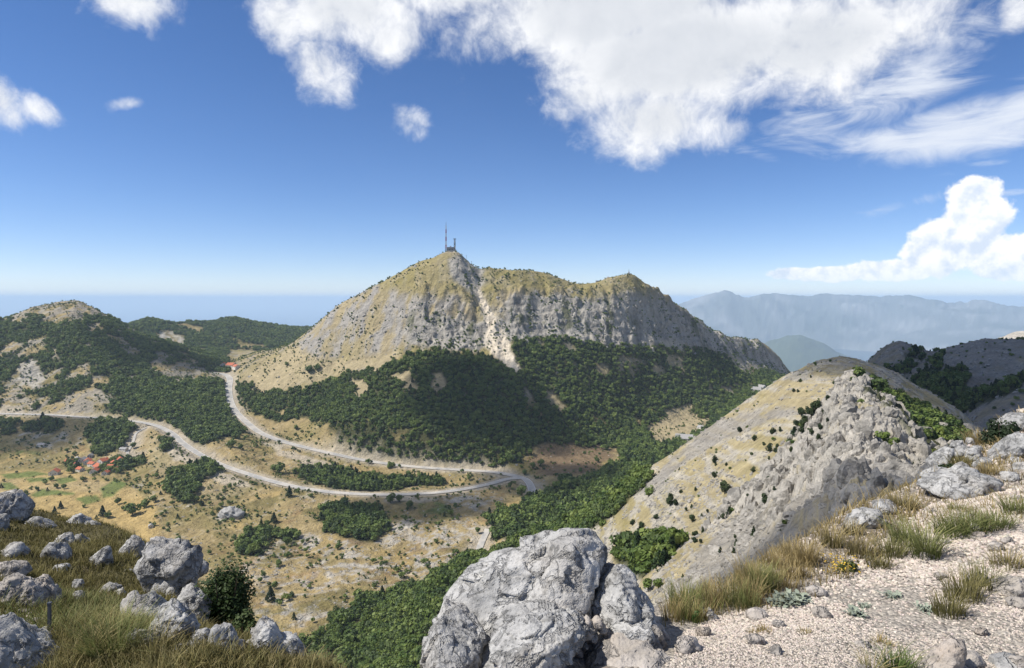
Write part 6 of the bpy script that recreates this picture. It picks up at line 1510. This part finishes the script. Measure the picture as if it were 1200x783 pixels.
def spurge():
    plant_leaves('flowering_plant', 'bushy plant with yellow-orange tops beside the silvery plant', 'plant', 986, 684, 34, 36, 900, .009, mat_leaf('spurge_leaves', (.07, .10, .025), (.16, .17, .04), 25), 7, Y=4.7, trunk=False)
    o = [a for a in COL.objects if a.name.startswith('flowering_plant')][0]; q = np.random.default_rng(3); m = flat_mat('yellow_flowers', (.55, .36, .04)); V, Fs = [], []
    for k in range(130):
        c = np.array([q.normal(0, .06), q.normal(0, .05), q.uniform(.09, .2)]); o_ = len(V)
        for j in range(5): V.append(c + .007 * np.array([math.cos(j * 1.2566), math.sin(j * 1.2566), .3 * q.normal()]))
        Fs.append([o_, o_ + 1, o_ + 2, o_ + 3]); Fs.append([o_, o_ + 3, o_ + 4, o_ + 4])
    me = bpy.data.meshes.new('flower_heads'); me.from_pydata([tuple(v) for v in V], [], [tuple(range(5 * k, 5 * k + 5)) for k in range(130)]); link('flower_heads', me, o, m)
spurge()
# marker post on the bank
g = ghit(58, 748); po = empty('marker_post', g); tag(po, 'short dark metal post standing in the turf at the left', 'post')
link('shaft', box_mesh('shaft', (-.0065, .0065, -.0065, .0065, -.1, .17)), po, M_STEEL); link('cap', box_mesh('cap', (-.009, .009, -.009, .009, .17, .178)), po, M_STEEL)

# ------------------------------------------------------------------ broken limestone on the far slopes
def mat_crag():
    m, nt, p = new_mat('crag_limestone'); g = N(nt, 'ShaderNodeNewGeometry').outputs['Position']; oi = N(nt, 'ShaderNodeObjectInfo').outputs['Random']
    a = noise(nt, g, .22, 5, .65); b = noise(nt, g, 1.1, 4, .65)
    c = mix(nt, maprange(nt, a, .36, .64), (.15, .142, .128), (.36, .335, .295)); c = mix(nt, math_(nt, 'MULTIPLY', maprange(nt, b, .5, .7), .6), c, (.11, .105, .095))
    c = mix(nt, math_(nt, 'MULTIPLY', oi, .35), c, (.40, .37, .32))
    L(nt, c, p.inputs['Base Color']); p.inputs['Roughness'].default_value = .95; p.inputs['Specular IOR Level'].default_value = .1
    L(nt, bump(nt, math_(nt, 'ADD', a, math_(nt, 'MULTIPLY', b, .5)), .8, 1.2), p.inputs['Normal'])
    return m
M_CRAG = mat_crag()
def crag_kind(seed):
    r_ = np.random.default_rng(seed); pts = r_.normal(size=(16, 3)); pts /= np.linalg.norm(pts, axis=1)[:, None]; pts *= np.array([.5, .5, .55])
    c, V, fs = rock_arrays(pts, seed, 3, .10, 8); me = np_mesh('crag_kind', V, fs, False); me.materials.append(M_CRAG)
    o = bpy.data.objects.new('crag_kind', me); TREECOL.objects.link(o); return o
CRAGS = [crag_kind(900 + i) for i in range(6)]
NG_CRAG = gn_instancer(CRAGS)
def scatter_rocks(name, label, mask, spacing, w0, aspect, seed, clump=.6, sink=.2):
    r = np.random.default_rng(seed); w = AREA * mask * (RD > 12) * VIS * np.clip(1 + clump * 2 * n_mid, .1, 2.4); n = int(w.sum() / spacing)
    if n < 3: return
    cdf = np.cumsum(w.ravel()); idx = np.searchsorted(cdf, r.uniform(0, cdf[-1], n)); ri, ci = np.unravel_index(np.clip(idx, 0, w.size - 1), w.shape); ri = np.clip(ri, 0, len(YR) - 2); ci = np.clip(ci, 0, len(PX) - 2)
    Y = YR[ri] + (YR[ri + 1] - YR[ri]) * r.uniform(0, 1, n); px = PX[ci] + (PX[ci + 1] - PX[ci]) * r.uniform(0, 1, n); X = (px - HX) / F * Y
    s = w0 * np.clip(r.lognormal(0, .5, n), .35, 3); h = s * aspect * r.uniform(.7, 1.3, n); Z = terr_z(X, Y) - h * sink
    me = bpy.data.meshes.new(name); me.vertices.add(n); me.vertices.foreach_set('co', np.stack([X, Y, Z], 1).astype(np.float32).ravel())
    me.attributes.new('kind_index', 'INT', 'POINT').data.foreach_set('value', r.integers(0, 6, n).astype(np.int32))
    me.attributes.new('turn', 'FLOAT', 'POINT').data.foreach_set('value', r.uniform(0, 6.28, n).astype(np.float32))
    me.attributes.new('size', 'FLOAT_VECTOR', 'POINT').data.foreach_set('vector', np.stack([s, s * r.uniform(.7, 1.3, n), h], 1).astype(np.float32).ravel())
    o = link(name, me); md = o.modifiers.new('scatter', 'NODES'); md.node_group = NG_CRAG; tag(o, label, 'rocks', kind='stuff'); print(name, n)
Kk = LID == K_; Bb = (LID == B_) & (TY > 110)
scatter_rocks('knob_crags', 'broken pale crags of the limestone knob', Kk * ss(-.25, .2, br) + Bb * (SX > 955) * (SY > 500) * ss(-.1, .3, br), 15, 3.9, 1.45, 1, .6)
scatter_rocks('ridge_outcrops', 'rocky ledges running down the dry ridge', Bb * ss(.2, .55, br) * ~forest, 17, 1.9, .6, 2, .9)
scatter_rocks('ridge_boulders', 'grey rubble on the lower shaded face of the dry ridge', Bb * (SX > 760) * (SY > 560) * ss(.0, .4, br) * ~forest, 5, 1.3, .7, 3, .9)
scatter_rocks('mountain_crags', 'broken buttresses of the mountain cliffs', cl_zone * (1 - chute) * ss(-.1, .3, rk) * ss(.5, .9, np.gradient(TZ, axis=0) / np.gradient(TY, axis=0)), 150, 8.5, 1.5, 4, .6, .3)
scatter_rocks('slope_outcrops', 'grey outcrops on the upper slopes of the mountain', (mid_zone + .2 * up * (1 - cl_zone)) * (1 - chute) * ss(.25, .6, rk), 190, 4.8, .9, 5, .9, .25)
scatter_rocks('karst_rocks', 'pale karst rocks strewn over the valley floor', A * (TY < 1330) * (TY > 600) * ~forest * (.12 + karst) * (1 - .9 * fields) * ss(.2, .7, kr), 26, 2.4, .6, 6, .8)
scatter_rocks('hill_crags', 'grey rocks on the bare hills around', (Cm * ss(.0, .4, cr) + lefthill * .25 * ~forest) * ~forest, 60, 3.2, .8, 7, .8)
# ------------------------------------------------------------------ haze
def build_haze():
    bm = bmesh.new(); bmesh.ops.create_cube(bm, size=1.0)
    me = bpy.data.meshes.new('haze'); bm.to_mesh(me); bm.free()
    o = link('haze', me)
    x0, x1, y0, y1, z0, z1 = -175000, 175000, -3000, 175000, -1760, 270
    o.scale = (x1 - x0, y1 - y0, z1 - z0); o.location = ((x0 + x1) / 2, (y0 + y1) / 2, (z0 + z1) / 2)
    m = bpy.data.materials.new('haze_air'); m.use_nodes = True; nt = m.node_tree
    nt.nodes.remove(nt.nodes['Principled BSDF'])
    v = N(nt, 'ShaderNodeVolumePrincipled'); v.inputs['Color'].default_value = HAZE_C
    v.inputs['Density'].default_value = HAZE_D; v.inputs['Anisotropy'].default_value = 0.0
    L(nt, v.outputs[0], nt.nodes['Material Output'].inputs['Volume'])
    me.materials.append(m); tag(o, 'pale blue haze filling the air over land and sea', kind='stuff')
HAZE_C, HAZE_D = (.67, .84, 1.0, 1), 3.7e-5
build_haze()

# ------------------------------------------------------------------ the broken cloud overhead, whose shade lies on the land
def build_clouds():
    m = bpy.data.materials.new('cloud_vapour'); m.use_nodes = True; nt = m.node_tree
    nt.nodes.remove(nt.nodes['Principled BSDF'])
    v = N(nt, 'ShaderNodeVolumePrincipled'); v.inputs['Color'].default_value = (1, 1, 1, 1); v.inputs['Density'].default_value = .02
    L(nt, v.outputs[0], nt.nodes['Material Output'].inputs['Volume'])
    bm = bmesh.new(); bmesh.ops.create_icosphere(bm, subdivisions=5, radius=1.0)
    bm.verts.ensure_lookup_table(); base = np.array([q.co[:] for q in bm.verts]); fs = np.array([[a.index for a in f.verts] for f in bm.faces]); bm.free()
    for i, (tx, ty, tz, rx, ry, rz) in enumerate(SHADES):
        k = (950 - tz) / SUN.z
        c = np.array([tx + SUN.x * k, ty + SUN.y * k, 950])
        r = 1 + .55 * fbm3(base, .8, 4, .6, seed=3.3 * i + 1)
        V = base * r[:, None] * np.array([rx, ry, rz]); V[:, 2] = np.where(V[:, 2] < 0, V[:, 2] * .45, V[:, 2])
        me = np_mesh('cloud', V, fs); me.materials.append(m)
        o = link('cloud', me); o.location = c
        tag(o, 'white cumulus cloud drifting above the valley', 'cloud', 'cumulus clouds overhead', kind='stuff')
# where the shade of each lies, and the cloud's half-sizes
SHADES = [(-60, 1370, -230, 150, 135, 85), (40, 1130, -290, 150, 95, 65), (480, 760, -60, 300, 330, 110), (38, 112, -55, 55, 52, 45),
          (-1000, 1400, -280, 130, 90, 55), (-150, 1010, -310, 130, 70, 60), (330, 480, -80, 90, 110, 70), (-1000, 1900, -150, 130, 180, 70)]
build_clouds()
